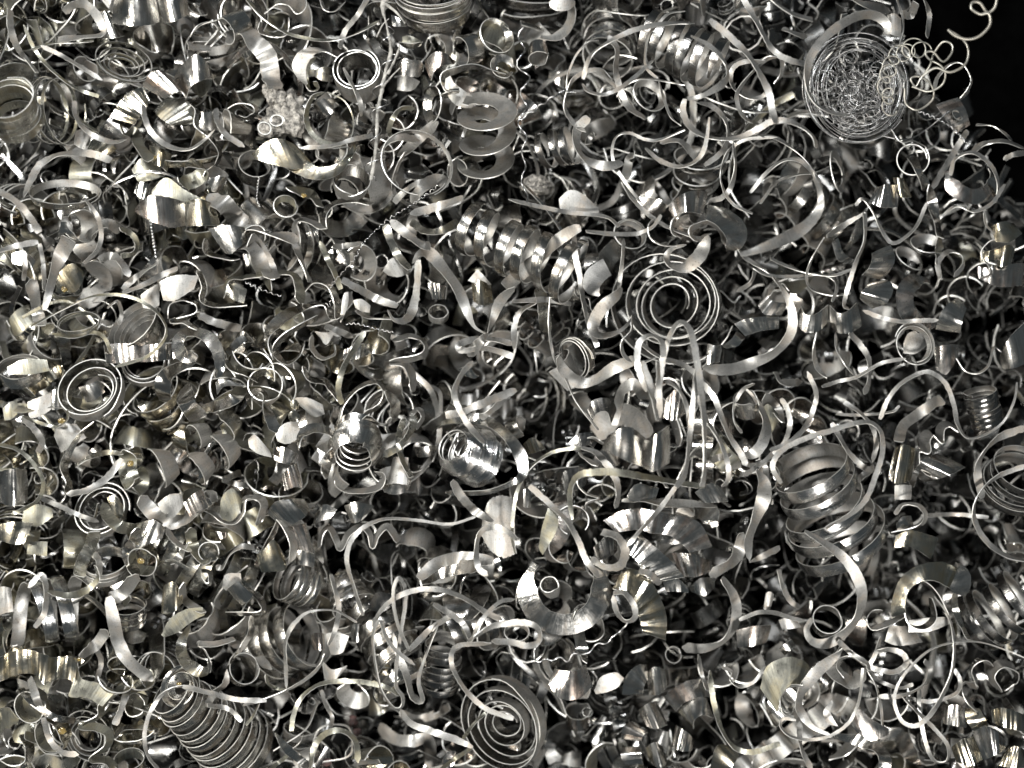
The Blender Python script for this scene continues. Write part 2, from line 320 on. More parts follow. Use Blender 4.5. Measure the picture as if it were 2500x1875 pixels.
c('B','wire' and 'oil',150,1040,330,52,20,40,0,420,14)
c('B','oil',250,980,350,52,25,80,0,560,14,6,-14)
q('B','gold',[(50,1250),(180,1140),(300,1130),(410,1180)],[(80,1290),(250,1340),(400,1370),(560,1360)],240,200,40,L='leaf-shaped golden chip under the slag lump, bright in its middle',LM='the golden leaf chip')
q('B','gold',[(430,1230),(560,1345),(690,1345),(800,1280),(880,1160)],[(300,1350),(480,1440),(640,1455),(780,1390),(900,1210)],230,190,60,L='broad golden-grey ribbon sagging like a bowl, right of the golden leaf chip',LM='the broad golden bowl ribbon',n='wide_ribbon',noun='wide ribbon')
r('B','pale',50,[(450,1200),(700,1180),(870,1130),(1030,1095)],360,15)
r('B','oil',36,[(-10,-30),(120,130),(260,230),(400,290),(600,325),(760,320),(900,270),(1080,170)],380,45,L='long thin oily ribbon arcing down from the top edge to the wood splinter',LM='the long oily arc')
r('B','dark',46,[(990,-20),(900,130),(800,260),(760,390)],300,20)
c('B','bright',1340,345,60,90,60,90,180,360,60,0,0,30)
c('B','bright',1330,550,120,105,78,84,185,355,135)
q('B','matte',[(1230,620),(1330,620),(1410,660)],[(1230,730),(1320,740),(1370,720)],40,40,20)
q('B','brown',[(1450,500),(1520,430),(1610,430),(1700,500)],[(1500,655),(1530,580),(1600,530),(1690,520)],160,120,40)
c('B','bright',1800,410,140,120,58,200,-170,150,150)
c('B','matte',2020,300,160,130,30,30,0,420,80,0,0,30)
r('B','matte',100,[(2150,640),(2000,590),(1850,540),(1700,570),(1600,620),(1620,720),(1690,740),(1600,785)],240,72)
q('B','matte',[(1640,570),(1700,680),(1870,800)],[(1600,720),(1700,850),(1830,880)],160,160,20)
c('B','bright',1950,1110,120,165,48,88,100,1250,150,200,0,80,wob=0.05,L='open grey coil of broad flat turns stacked like tilted plates',LM='the plate-like grey coil')
c('B','pale',1375,1330,220,290,28,40,-60,330,34,10,0,20,L='large thin-edged loop crossed by the grey stalk of the splinter, above the bladed spring',LM='the large thin loop')
r('B','pale',80,[(1100,1290),(1120,1190),(1220,1120),(1340,1120),(1400,1130)],200,30)
r('B','oil',52,[(1370,880),(1260,880),(1190,960),(1160,1060),(1190,1120)],220,30)
r('B','bright',100,[(1250,1270),(1400,1120),(1560,990)],80,10)
c('B','matte',850,1490,160,135,32,70,-100,300,120,0,0,10)
c('B','bright',650,850,60,80,70,130,0,360,140)
r('B','bright',70,[(110,190),(130,260),(240,300),(330,280),(350,150)],200,72)
r('B','dark',70,[(150,110),(250,40),(350,50),(420,110),(480,60),(480,-40)],180,75)
r('B','bright',60,[(610,0),(640,80),(720,90),(800,20)],180,70)
c('B','matte',1530,850,60,115,58,180,0,420,80,0,0,55)
c('B','matte',2085,540,180,80,20,60,0,330,60,0,0,60)
q('B','olive',[(1270,300),(1330,290),(1420,330)],[(1270,370),(1330,395),(1400,380)],80,80,10)
q('B','bright',[(1180,120),(1240,140),(1300,190)],[(1190,210),(1240,215),(1300,212)],250,240,10)
r('B','brown',110,[(1340,1640),(1420,1530),(1530,1460),(1640,1480)],200,10)
r('B','pale',70,[(1200,1640),(1290,1550),(1400,1480),(1520,1480)],200,15)
# --- top, right of centre
c('C','long',300,110,180,195,22,265,-110,70,110,0,0,35,L='bright hoop of broad ribbon under a speckled disc at the top edge',LM='the bright hoop at the top edge')
q('C','matte',[(300,20),(350,-40),(440,-50),(510,10)],[(310,60),(370,90),(460,80),(510,40)],270,270,20)
c('C','brown',215,420,200,75,62,272,0,350,140,0,0,8,L='small cone-shaped stud pointing down under the bright hoop',LM='the cone stud')
wire('C',[(90,230),(70,450),(110,700),(80,950),(100,1200),(90,1450),(120,1650)],7,420,zig=(230,38),L='long bright wavy wire running straight down below the cone stud',LM='the long wavy wire',n='wavy_wire',noun='wavy wire')
wire('C',[(60,970),(170,900),(280,820),(420,740),(540,760)],8,430,zig=(110,9),n='wavy_wire',noun='wavy wire')
r('C','dark',46,[(575,640),(640,450),(800,330),(1000,240),(1250,190),(1480,190)],500,35,L='dark thin ribbon sweeping in a wide arch over the bladed coil at the top',LM='the dark wide arch')
r('C','pale',46,[(1450,290,20),(1600,370),(1720,500),(1745,620,60),(1680,700,75),(1540,775),(1420,800)],680,30,L='out-of-focus curl with a white-hot tip, near the camera at upper right',LM='the blurred white-tipped curl')
r('C','brown',56,[(1400,800,40),(1385,900),(1430,1010),(1530,1090),(1680,1125),(1850,1110),(2000,1040),(2100,985),(2230,980),(2350,1030),(2440,1110),(2470,1200)],560,30,L='brownish grooved ribbon making a big open bowl at upper right',LM='the brown grooved bowl ribbon')
c('C','dark',1370,400,120,215,74,-28,0,2000,70,120,0,0,L='coil of dark shiny parallel blades near the top, right of centre',LM='the dark bladed coil')
r('C','long',42,[(570,680,20),(620,740),(750,765),(880,710),(1020,600),(1140,490)],430,20)
r('C','pale',26,[(1180,640),(1090,550),(1080,430),(1110,280),(1180,200),(1270,110),(1400,90)],420,35)
r('C','pale',66,[(780,290),(850,400),(840,560),(870,700),(940,860),(1080,960)],260,20,L='pale speckled strap curving down left of the dark bladed coil',LM='the pale curving strap')
r('C','wire' and 'pale',18,[(700,330),(620,345),(530,430),(460,580),(440,720)],350,40)
r('C','bright',42,[(800,640),(720,570),(600,580),(500,640),(440,760),(430,880),(500,1000),(600,1070)],260,50)
r('C','brown',84,[(620,950),(530,1050),(530,1200),(620,1300),(750,1345),(900,1320,60)],360,30)
r('C','pale',34,[(1060,1660),(900,1450),(820,1300),(820,1160),(870,1090),(960,1080),(1080,1130),(1200,1130),(1400,1050)],430,35)
r('C','pale',50,[(1080,1200,30),(1200,1300),(1350,1350),(1480,1310),(1560,1200),(1600,950,20)],450,30,L='rough pale ribbon bent into a shallow cup in the upper right',LM='the rough pale cup ribbon')
r('C','bright',46,[(1500,830,20),(1620,860),(1720,960),(1750,1100),(1700,1230),(1560,1340)],330,30)
r('C','brown',42,[(2050,500),(1880,500),(1780,570),(1790,700),(1900,790),(2030,780),(2090,700)],430,35)
r('C','brown',36,[(2160,450),(2050,490),(1900,640),(1820,780),(1860,920),(1950,1000)],400,35)
r('C','bright',58,[(1600,160),(1780,310),(1900,430),(2000,580),(2080,750),(2110,900),(2140,1000)],600,15,L='bright blurred strap sweeping down left of the wire nest',LM='the bright blurred strap')
r('C','pale',32,[(2150,1110),(1900,1130),(1750,1230),(1690,1400),(1720,1550),(1800,1660),(1950,1730)],330,40)
r('C','bright',46,[(1790,1150,20),(1810,1350),(1770,1520),(1700,1600),(1610,1630),(1590,1690)],300,30)
c('C','dark',370,1200,30,150,68,10,0,1100,52,95,0)
c('C','dark',1100,780,40,130,30,40,0,420,70,0,0,30)
r('C','bright',80,[(920,1450),(950,1300),(990,1250)],60,20)
r('C','bright',60,[(1200,1150),(1350,1140),(1450,1230),(1500,1300)],120,20)
c('C','bright',1120,190,60,60,40,60,0,700,60,30)
r('C','dark',30,[(870,720),(1000,650),(1100,640),(1250,660),(1400,690)],380,60)
r('C','long',30,[(1190,660),(1230,800),(1290,950),(1370,1020)],220,40)
c('C','bright',640,1130,150,60,70,150,0,300,40)
# --- top right corner
r('D','long',62,[(-150,-60),(-40,120),(50,290),(130,410),(240,480),(380,515),(450,510)],430,15,L='bright strap coming down from the top edge to the big hoop of the nest',LM='the bright strap left of the nest')
r('D','long',100,[(1060,270,60),(1040,190,90),(960,130,110),(860,120,115),(740,160,100),(580,270,90),(450,420,84),(400,580,80),(410,740,70),(480,850,50),(620,920,36),(760,930,24)],520,30,L='large bright hoop of broad ribbon wrapped round the wire nest',LM='the large hoop round the wire nest')
W1 = [(1250,700),(1380,740),(1490,690),(1520,600),(1480,530),(1390,480),(1360,430),(1420,420),(1500,500),(1570,430),(1570,360),(1500,340),(1430,430),(1390,540),(1320,640),(1280,700),(1240,640),(1300,620),(1400,680),(1420,800),(1300,890),(1200,840),(1190,720)]
wire('D',W1,9,560,hv=50,mat='pwire',L='pale looping wire tangled in open rings beside the nest',LM='the pale looping wire',n='curly_wire',noun='curly wire')
wire('D',[(1330,620),(1440,550),(1560,585),(1680,520),(1705,400),(1650,310),(1540,240)],10,680,hv=20,mat='pwire',n='curly_wire',noun='curly wire',L='pale wire arc reaching right over the black corner')
wire('D',[(1540,240),(1600,290),(1700,318),(1800,290),(1880,200),(1870,110),(1800,115),(1730,70),(1740,20),(1800,25),(1860,100),(1920,60),(1940,-30)],12,750,hv=20,mat='pwire',n='curly_wire',noun='curly wire',L='pale wire pigtail against the black at the top right corner',LM='the wire pigtail')
spn = catmull([(1080,900),(1040,760),(1040,600),(1120,460),(1230,400),(1340,400)],30); tt = np.linspace(0,1,len(spn)); pp = spn + 62*np.stack([np.cos(tt*2*np.pi*9),np.sin(tt*2*np.pi*9)],1)*(0.7+0.5*tt+0.25*np.sin(tt*31))[:,None]
wire('D',[tuple(x) for x in pp],6,520,hv=40,mat='pwire',n='curly_wire',noun='curly wire',L='tight curly pale wire rising along the right side of the nest',k=2)
r('D','dark',40,[(1430,720),(1460,620),(1560,520),(1660,520),(1730,640),(1700,730),(1640,800)],200,60)
r('D','bright',90,[(740,-30),(860,30),(1000,70),(1050,70)],250,15)
r('D','bright',70,[(1160,110),(1240,120),(1280,20)],200,20)
r('D','bright',16,[(1120,-20),(1170,120),(1180,250),(1150,360)],350,30)
r('D','dark',44,[(1340,-20),(1390,120),(1370,300)],200,20)
c('D','bright',1250,1290,220,122,14,200,0,400,110,0,12,0,L='neat round curl with a flat grey tail, below the wire nest',LM='the round curl below the nest')
r('D','matte',90,[(1240,1250),(1300,1380),(1370,1530)],240,10)
r('D','bright',90,[(1080,1060),(1150,1150),(1250,1140),(1350,1190),(1385,1290)],150,75)
c('D','brown',1720,1430,80,185,25,80,165,385,125,0,0,-66,L='brown-streaked conical chip at the right edge below the black corner',LM='the brown conical chip at right')
r('D','pale',46,[(1560,1420),(1600,1290),(1740,1235),(1880,1330),(1945,1470),(1930,1640)],180,35)
r('D','dark',90,[(1730,1230),(1850,1160),(2000,1145),(2160,1200)],60,60)
r('D','pale',60,[(1990,1290),(2080,1250),(2170,1240)],80,10)
q('D','brown',[(1440,850),(1520,960),(1600,1080)],[(1620,790),(1680,880),(1720,1010)],-20,-40,30,(4,10))
c('D','dark',1610,940,60,50,35,40,0,700,14,14,0)
c('D','dark',640,1390,0,150,62,10,0,350,60,0,0,75)
r('D','pale',62,[(1410,1530),(1520,1350),(1640,1150),(1700,1060)],60,15)
r('D','pale',44,[(-60,1560),(100,1370),(250,1290),(380,1330),(480,1450),(520,1560),(540,1700)],330,30)
r('D','pale',30,[(20,1650),(150,1480),(300,1420),(470,1400)],250,30)
r('D','dark',36,[(0,1100),(150,1120),(300,1220),(430,1350),(500,1480)],330,50)
r('D','pale',44,[(0,500),(100,450),(190,480),(190,600),(130,680)],300,45)
q('D','matte',[(1050,120),(1110,110),(1160,150)],[(1060,270),(1110,290),(1160,300)],60,60,5)
r('D','brown',50,[(200,230),(300,270),(400,300)],150,15)
wire('D',[(1300,900),(1400,940),(1500,990),(1600,1060),(1720,1190)],7,120,zig=(46,8),n='wavy_wire',noun='wavy wire')
wire('D',[(1000,1100),(1200,1130),(1350,1060),(1550,900)],6,160)
r('D','dark',26,[(1770,1010),(1900,1020),(2000,1080),(2060,1140)],40,40)
# --- left, second row
r('E','pale',70,[(-40,40),(120,130),(240,260),(320,390)],600,15,L='thick pale brown strap slanting in from the left edge, out of focus',LM='the thick slanting strap at left')
r('E','pale',60,[(-30,545),(130,500),(310,465)],520,15)
r('E','pale',50,[(690,120,25),(790,260),(820,400),(790,530),(680,640,35)],380,20,L='pale ribbon curved like a closing bracket at the left',LM='the bracket-shaped ribbon')
r('E','bright',90,[(560,440,150),(500,560,140),(450,680,90),(400,860,70),(360,1020,50)],300,20,L='bright twisted strap narrowing downwards at the left',LM='the bright twisted strap')
c('E','bright',620,340,180,135,58,0,-190,150,185)
q('E','gold',[(450,870),(480,720),(580,640),(670,700)],[(500,890),(570,885),(640,845),(678,740)],200,200,25,L='round ochre oily disc-like chip beside the bright twisted strap',LM='the ochre disc chip')
r('E','long',130,[(250,770),(275,900),(305,1040),(330,1140)],260,12,cam=0.2)
r('E','long',46,[(200,540),(205,660),(190,780)],250,15)
r('E','pale',44,[(320,480),(350,640),(360,860)],300,20)
r('E','oil',28,[(250,1150),(500,1020),(750,910),(1000,900),(1200,980),(1320,1100),(1340,1230),(1200,1390),(930,1480)],400,40,L='very large thin oily loop drawn round a rolled chip at left',LM='the very large thin loop at left')
q('E','brown',[(1095,200),(1150,130),(1260,85),(1490,140)],[(1100,230),(1230,300),(1380,350),(1500,335)],260,220,80,L='rust-streaked cup rim chip in the upper left heap',LM='the rust-streaked cup')
q('E','gold',[(1500,140),(1620,120),(1730,160)],[(1510,340),(1640,335),(1780,330)],240,200,70)
r('E','bright',170,[(1680,90),(1810,160),(1900,260),(1990,350)],180,12,L='broad polished strip stepping down to the right of the rust-streaked cup',cor=(2,16))
q('E','bright',[(1690,360),(1800,330),(1900,335),(1980,350)],[(1830,560),(1880,560),(1950,500),(2000,460)],230,200,40)
r('E','bright',140,[(1950,470),(2050,520),(2110,640),(2150,760)],220,20)
r('E','matte',100,[(1650,460),(1700,560),(1830,600),(1920,610)],120,70)
c('E','bright',1160,1200,0,170,50,132,-60,1700,110,30,26,20,L='tight roll with nested arcs inside the very large thin loop at left',LM='the tight roll at left')
q('E','brown',[(840,1300),(960,1290),(1070,1290),(1180,1300),(1300,1290),(1430,1290)],[(860,1450),(960,1450),(1070,1440),(1180,1440),(1300,1430),(1430,1410)],150,140,10,(3,34),n='wavy_chip',noun='wavy chip',L='wavy band of three shiny ridges below the tight roll at left',LM='the three-ridged wavy band')
r('E','matte',112,[(1600,1390,90),(1490,1390),(1440,1290),(1510,1200),(1660,1220),(1760,1340),(1780,1500,80),(1740,1560,50)],340,18,L='dull grey ribbon curled like a question mark, left of centre',LM='the grey question-mark curl')
r('E','matte',140,[(1590,1440,40),(1450,1480,90),(1340,1560),(1320,1680),(1350,1760,90)],300,18)
q('E','pale',[(1290,790),(1430,735),(1610,740)],[(1325,940),(1420,940),(1570,850)],200,190,20,L='flat pale grey shard with straight edges in the left heap',LM='the flat pale shard')
q('E','matte',[(1140,900),(1200,850),(1290,800)],[(1160,1000),(1230,1010),(1290,980)],130,130,10)
r('E','matte',90,[(1360,1075),(1380,980),(1480,935),(1590,970),(1590,1050),(1410,1110),(1500,1120),(1590,1180)],260,76)
r('E','pale',60,[(990,880),(1150,820),(1300,740),(1440,680)],260,20)
r('E','dark',60,[(990,850),(1120,740),(1270,640)],240,40)
r('E','brown',72,[(800,610),(900,580),(980,630),(1050,750)],200,25)
r('E','oil',60,[(970,360),(1060,400),(1110,480),(1080,560),(980,580)],200,40)
r('E','oil',120,[(1820,900),(1850,790),(1970,755),(2140,740)],220,65)
q('E','oil',[(1820,830),(1900,800),(2000,850)],[(1840,900),(1900,940),(1975,965)],180,180,15)
c('I','matte',745,190,200,225,30,95,-60,800,110,-20,-60,0,wob=0.05,L='double spiral of grey ribbon holding a small bright chip, left edge of the heap',LM='the double grey spiral')
q('I','bright',[(640,150),(720,130),(800,95)],[(700,270),(760,260),(850,190)],120,110,25)
c('E','oil',640,1130,250,165,55,95,0,700,26,18,0)
q('E','olive',[(60,1480),(200,1415),(380,1420)],[(70,1540),(250,1540),(400,1510)],240,230,15)
r('E','long',115,[(700,440),(790,350),(880,320),(970,370)],160,20)
wire('E',[(1220,270),(1240,430),(1265,590)],10,200,zig=(26,7),n='screw_wire',noun='tightly twisted wire')
c('E','bright',2070,440,150,90,30,90,-30,250,120)
q('E','bright',[(100,560),(200,540),(290,620)],[(100,640),(170,660),(260,680)],100,100,10)
r('E','oil',40,[(420,1210),(600,1240),(760,1200),(850,1250),(900,1370)],250,35)
r('E','pale',40,[(870,1000),(950,950),(985,1050),(960,1140)],200,30)
r('E','matte',70,[(1610,700),(1650,830),(1640,930),(1750,980),(2000,970)],160,60)
c('E','matte',1180,1450,-60,170,30,90,180,980,60,20,-25)
r('E','pale',90,[(1600,1050),(1750,1120),(1950,1170)],80,10)
r('E','matte',80,[(1820,1410),(1880,1500),(2000,1540),(2100,1590)],200,70)
q('E','bright',[(1830,1350),(1900,1260),(1970,1220)],[(1860,1390),(1930,1320),(2000,1260)],220,220,10)
# --- second row, left of centre
r('F','bright',150,[(30,450),(110,540),(180,680),(220,770)],220,15,L='broad polished strap falling straight down left of the zigzag wire',LM='the broad polished strap')
r('F','gold',140,[(210,850),(190,760),(290,720),(400,750),(440,870),(430,960)],230,66,L='open loop chip with a shiny oily inside, left of the zigzag wire')
r('F','matte',110,[(455,990),(450,900),(560,800),(680,830),(740,960),(745,1080)],240,72,L='D-shaped grey loop with a tiny zigzag wire in it, left of centre',LM='the D-shaped grey loop')
wire('F',[(1560,10),(1400,130),(1200,255),(1100,330),(950,480),(870,620),(700,810),(690,900),(680,985),(640,960)],4,360,zig=(54,10),L='fine zigzag wire slanting from the large thin loop down to the D-shaped loop',LM='the fine zigzag wire',n='zigzag_wire',noun='zigzag wire')
wire('F',[(0,790),(100,840),(230,890),(300,905)],5,300,zig=(48,12),n='zigzag_wire',noun='zigzag wire')
wire('F',[(810,1130),(900,1130),(1050,1170),(1200,1200)],5,200,zig=(40,7),n='zigzag_wire',noun='zigzag wire')
wire('F',[(110,-60),(95,40),(90,120),(120,190)],6,220,zig=(28,6),n='screw_wire',noun='tightly twisted wire')
r('F','matte',120,[(220,1420),(170,1260),(250,1120),(430,1010),(620,975),(700,1040),(745,1090)],260,55,L='long dull ribbon bent over like a hood, left of centre',LM='the dull hood-shaped ribbon')
r('F','matte',90,[(580,1080),(400,1170),(280,1260),(240,1360),(330,1440),(430,1390),(475,1270)],280,68)
r('F','pale',80,[(780,770),(900,840),(1050,920),(1230,990)],400,12,L='straight pale rust-speckled strap running into the J-shaped hook',LM='the straight speckled strap')
r('F','pale',82,[(1150,1020,16),(1200,1095,40),(1290,1100,75),(1350,1020,96),(1385,850,90),(1400,610,76)],450,15,L='pale J-shaped hook of ribbon standing upright near the centre',LM='the pale J hook')
r('F','brown',110,[(1350,640,20),(1410,560,60),(1490,560,110),(1600,680),(1720,850),(1790,1020,80),(1850,1150,30),(1940,1210,12)],380,18,L='long brown-grey blade running down from the J hook to a point',LM='the long brown blade')
r('F','brown',80,[(1170,290),(1300,400),(1430,490),(1500,500)],300,20)
r('F','olive',72,[(1130,330),(1210,540),(1330,690)],200,12)
c('F','pale',2223,545,230,222,72,-26,60,2130,88,172,0,0,cam=0.14,L='big dirty bladed spring lying on its side at the centre',LM='the big bladed spring',wob=0.05)
r('F','pale',90,[(1330,240),(1550,180),(1760,110)],280,10)
r('F','olive',70,[(1340,300),(1450,380),(1600,370),(1720,300)],160,15)
c('F','matte',1560,1050,60,78,42,90,0,400,60)
r('F','bright',130,[(1200,1270),(1330,1230),(1440,1290),(1420,1390),(1170,1445)],200,72)
r('F','dark',110,[(1170,1445),(1280,1460),(1350,1560),(1345,1680)],200,60)
r('F','bright',70,[(530,1230),(540,1330),(620,1410),(710,1380),(725,1320)],160,65)
r('F','oil',60,[(970,1190),(880,1330),(790,1490),(750,1660),(780,1780)],360,18,L='narrow brown-olive strip hanging down above the polished dome coil',LM='the narrow brown-olive strip')
q('F','bright',[(800,1340),(900,1300),(1000,1290)],[(780,1420),(880,1420),(990,1380)],60,60,30,(2,14))
r('F','pale',110,[(2180,830,60),(2060,950),(2000,1100,70),(1960,1200,24)],380,18)
r('F','brown',90,[(1960,1200,24),(1900,1270,80),(1800,1390,100)],380,15)
r('F','pale',72,[(2160,1390),(1950,1330),(1760,1345),(1730,1300),(1850,1255),(2000,1255),(2160,1290)],320,25,L='pale flattened ribbon loop at the centre, below the big bladed spring',LM='the pale flattened loop')
r('F','bright',130,[(10,430),(30,365),(200,400),(440,450)],220,55,L='leaf-like bright chip folded over itself at the left of centre')
r('F','bright',110,[(440,450),(400,350),(440,290),(540,310),(630,360)],230,60)
r('F','matte',120,[(640,360),(640,250),(720,160),(860,130),(1020,160)],220,62)
c('F','gold',320,190,220,85,25,60,0,400,70,0,0,20,L='golden wet little ring that looks like a bubble, upper left of centre',LM='the golden bubble ring')
r('F','gold',90,[(340,40),(450,60),(540,90),(600,180)],180,30)
q('F','matte',[(1110,700),(1180,600),(1270,600)],[(1160,740),(1240,750),(1320,720)],60,60,15)
r('F','pale',60,[(700,510),(790,500),(940,480)],160,10)
q('F','bright',[(1470,800),(1540,800),(1630,830)],[(1510,930),(1570,930),(1620,930)],0,0,20,(2,20))
q('F','gold',[(1830,760),(1900,780),(1980,810)],[(1850,950),(1910,980),(2000,960)],60,60,30)
q('F','matte',[(1880,690),(1930,740),(1990,810)],[(1800,780),(1850,800),(1900,820)],80,70,10)
r('F','oil',60,[(600,460),(660,600),(720,720),(770,850)],120,15)
r('F','dark',60,[(390,460),(450,620),(520,790)],100,50)
r('F','pale',70,[(640,1150),(730,1180),(870,1240)],220,10)
q('F','pale',[(560,1190),(650,1200),(720,1180)],[(600,1240),(650,1300),(700,1240)],180,180,10)
q('F','matte',[(760,1090),(790,900),(830,870)],[(770,1120),(820,1010),(835,930)],180,170,10)
q('F','matte',[(870,940),(940,930),(1010,980)],[(890,1000),(940,1030),(1000,1040)],160,160,10)
r('F','dark',40,[(890,1020),(1000,1080),(1180,1090)],150,50)
# --- second row, right of centre
r('G','bright',125,[(-60,830,110),(60,730),(200,610),(350,470),(500,370,90),(560,360,60)],360,10,L='broad bright strap with a rust stain rising to the right at the centre',LM='the rust-stained bright strap')
r('G','pale',44,[(600,380),(800,400),(1000,400),(1130,350),(1210,250)],470,20)
r('G','pale',60,[(500,370),(510,560),(550,750),(570,900),(610,1080),(690,1320)],330,20)
q('G','brown',[(1265,180),(1370,85),(1480,50),(1585,60)],[(1330,310),(1370,240),(1450,225),(1540,245)],260,180,40,(2,16),L='upper half of a brown-streaked fan chip, right of centre',LM='the upper streaked fan')
q('G','bright',[(1590,170),(1740,200),(1870,300),(1905,420),(1850,520),(1740,545)],[(1560,280),(1640,320),(1700,380),(1735,440),(1735,480),(1725,500)],260,160,30,(3,14),L='broad pleated fan chip, brilliant on its right side, above the big dark spiral',LM='the brilliant pleated fan')
r('G','dark',80,[(1540,245),(1420,225),(1310,290),(1300,380),(1370,430)],240,70)
r('G','dark',90,[(1730,490),(1700,380),(1600,310),(1470,350),(1450,400),(1500,445),(1590,400)],280,65)
r('G','bright',44,[(1150,280),(1105,340),(1120,430),(1200,485),(1300,500),(1412,490)],330,72)
r('G','dark',120,[(1412,490,20),(1300,520,40),(1250,590,60),(1290,660,90),(1400,670,120),(1500,600,120),(1560,500,110),(1590,410,60)],330,30,L='dark speckled curl with a pointed lip hanging over the big spiral',LM='the dark speckled curl')
c('G','dark',1310,960,-140,300,20,215,-30,1780,130,22,66,0,wob=0.075,L='big dark clock-spring spiral, right of centre',LM='the big dark spiral')
q('G','pale',[(735,600),(610,690),(570,800),(610,880),(700,910)],[(805,735),(750,780),(715,830),(708,870),(715,895)],260,250,15,L='flat pale crescent chip with one square end, left of the big spiral',LM='the flat pale crescent')
r('G','pale',42,[(905,440),(895,600),(870,810),(870,850)],380,20)
r('G','pale',130,[(890,840,30),(850,900,120),(750,980),(680,1080),(660,1170,120),(720,1225,90),(850,1200,50),(940,1130,30),(970,1060,8)],400,15,L='pale hooked blade with a sharp upturned tip, left of the big spiral',LM='the pale hooked blade')
r('G','pale',44,[(970,1060,8),(965,1180),(890,1280),(920,1400),(1050,1440),(1170,1400)],340,50)
r('G','long',62,[(1090,1680),(1020,1470),(1030,1290),(1120,1225),(1210,1270),(1230,1400)],780,30,L='near blurred ribbon bent into a small hairpin below the big spiral')
r('G','long',66,[(1180,1760),(1195,1600),(1230,1380),(1290,1200),(1370,1115),(1450,1200),(1500,1450),(1535,1700),(1560,2000),(1560,2300),(1540,2450)],800,30,L='tall near hairpin of grooved ribbon, out of focus, below the big spiral',LM='the tall blurred hairpin')
r('G','brown',112,[(370,1400,60),(430,1520,100),(540,1600),(680,1580),(820,1490),(1000,1420,90)],300,15,L='brown-grey strap dipping in a shallow V, below the pale hooked blade',LM='the brown-grey dipping strap')
r('G','pale',24,[(310,900),(300,1150),(340,1400),(430,1560),(520,1760),(700,1990)],300,40)
c('G','bright',530,1400,120,150,52,200,0,900,85,26,-12,15,L='shiny rings nested in a short tube, above the brown-grey dipping strap',LM='the shiny nested rings')
r('H','long',110,[(120,750,20),(220,880,50),(280,1050,90),(260,1220,110),(130,1370,118),(-50,1450,125),(-200,1495,120),(-350,1500,110),(-440,1470,60)],520,18,L='large bright sickle-shaped ribbon right of the big dark spiral',LM='the large bright sickle')
q('G','bright',[(1800,1130),(1900,1090),(2050,1070),(2160,1060)],[(1890,1230),(1980,1200),(2060,1180),(2160,1170)],180,150,30,(2,12))
q('G','bright',[(1590,1290),(1640,1305),(1700,1300)],[(1570,1470),(1620,1450),(1680,1440)],160,140,20)
q('G','bright',[(1700,1310),(1780,1250),(1820,1190)],[(1740,1330),(1830,1310),(1890,1240)],150,140,20)
r('H','long',115,[(-140,570,60),(0,530,80),(150,470,110),(300,400,125),(430,300,125),(505,180,80),(500,50,50),(450,-70,30)],830,15,L='large near strap with a white-hot bend, out of focus in the upper right',LM='the white-hot blurred strap')
c('G','pale',950,420,0,130,28,60,0,500,60,0,-10,15)
r('G','bright',40,[(1970,700),(1930,800),(1820,870)],200,20)
q('G','matte',[(380,120),(460,50),(560,70),(700,190)],[(390,220),(480,230),(600,240),(700,240)],130,130,15)
r('G','pale',46,[(-30,120),(200,175),(450,225),(750,260),(870,340)],280,20)
r('G','pale',46,[(890,-20),(980,120),(1100,240),(1250,340),(1450,420),(1530,440)],350,25,L='long straight-ish pale ribbon slanting down into the streaked fan')
r('G','dark',50,[(1000,1250),(1180,1390),(1400,1470),(1600,1640)],100,30)
r('G','pale',60,[(0,950,40),(120,940),(300,935),(480,970)],250,20)
r('G','pale',60,[(20,1330),(20,1150),(70,1030),(200,950)],260,30)
r('G','olive',110,[(220,820),(250,1000),(280,1200)],160,10)
c('G','bright',550,560,150,110,68,-30,30,330,60)
q('G','matte',[(520,480),(580,420),(620,460)],[(520,620),(570,600),(610,540)],80,80,10)
r('G','dark',44,[(1830,530),(1900,600),(2050,700),(2157,800)],250,50)
r('G','bright',20,[(500,830),(530,900),(620,920),(640,1010),(680,1030)],240,50)
# --- right, second row
q('H','bright',[(1075,490),(1112,600),(1070,700),(1005,770)],[(925,560),(920,630),(890,690),(845,735)],220,150,50,(2,8),L='polished cup chip opening left, upper petal of a flower of cups',LM='the upper right cup petal')
q('H','bright',[(970,780),(1070,790),(1095,870),(1040,960),(925,1005)],[(900,800),(880,830),(850,860),(830,900),(830,930)],210,150,50,(2,8),L='polished cup chip below the upper petal, one white stripe across it',LM='the lower right cup petal')
q('H','bright',[(595,1150),(660,1205),(750,1205),(840,1150)],[(585,980),(650,1040),(720,1030),(800,960)],230,180,60,(2,10),L='round-bottomed polished cup in the middle of the flower of cups',LM='the middle cup petal')
q('H','bright',[(320,1090),(360,1185),(470,1200),(590,1100)],[(350,990),(390,1055),(470,1050),(570,975)],220,170,50,(3,8),L='wide polished cup, third from the right in the flower of cups')
q('H','bright',[(0,980),(60,1055),(190,1060)],[(100,880),(130,945),(240,960)],180,150,30,(3,7))
q('H','bright',[(650,430),(700,560),(800,620)],[(600,470),(640,600),(700,650)],60,40,20,(3,10))
r('H','dark',60,[(100,900),(120,830),(200,810),(250,860)],220,60)
r('H','pale',46,[(870,225),(865,450),(800,620),(740,800),(700,970),(740,1010)],420,25,L='long thin ribbon hanging in a slant across the flower of cups',LM='the slanting thin ribbon')
r('H','bright',52,[(870,230,20),(700,330),(560,420)],380,15)
r('H','pale',24,[(540,430),(440,600),(395,750),(440,850),(600,900),(750,880)],360,45)
r('H','pale',34,[(-40,680),(100,740),(300,745),(500,730),(620,780),(640,850),(600,950)],380,40)
r('H','dark',30,[(100,600),(230,660),(400,720),(600,740),(760,690)],350,55)
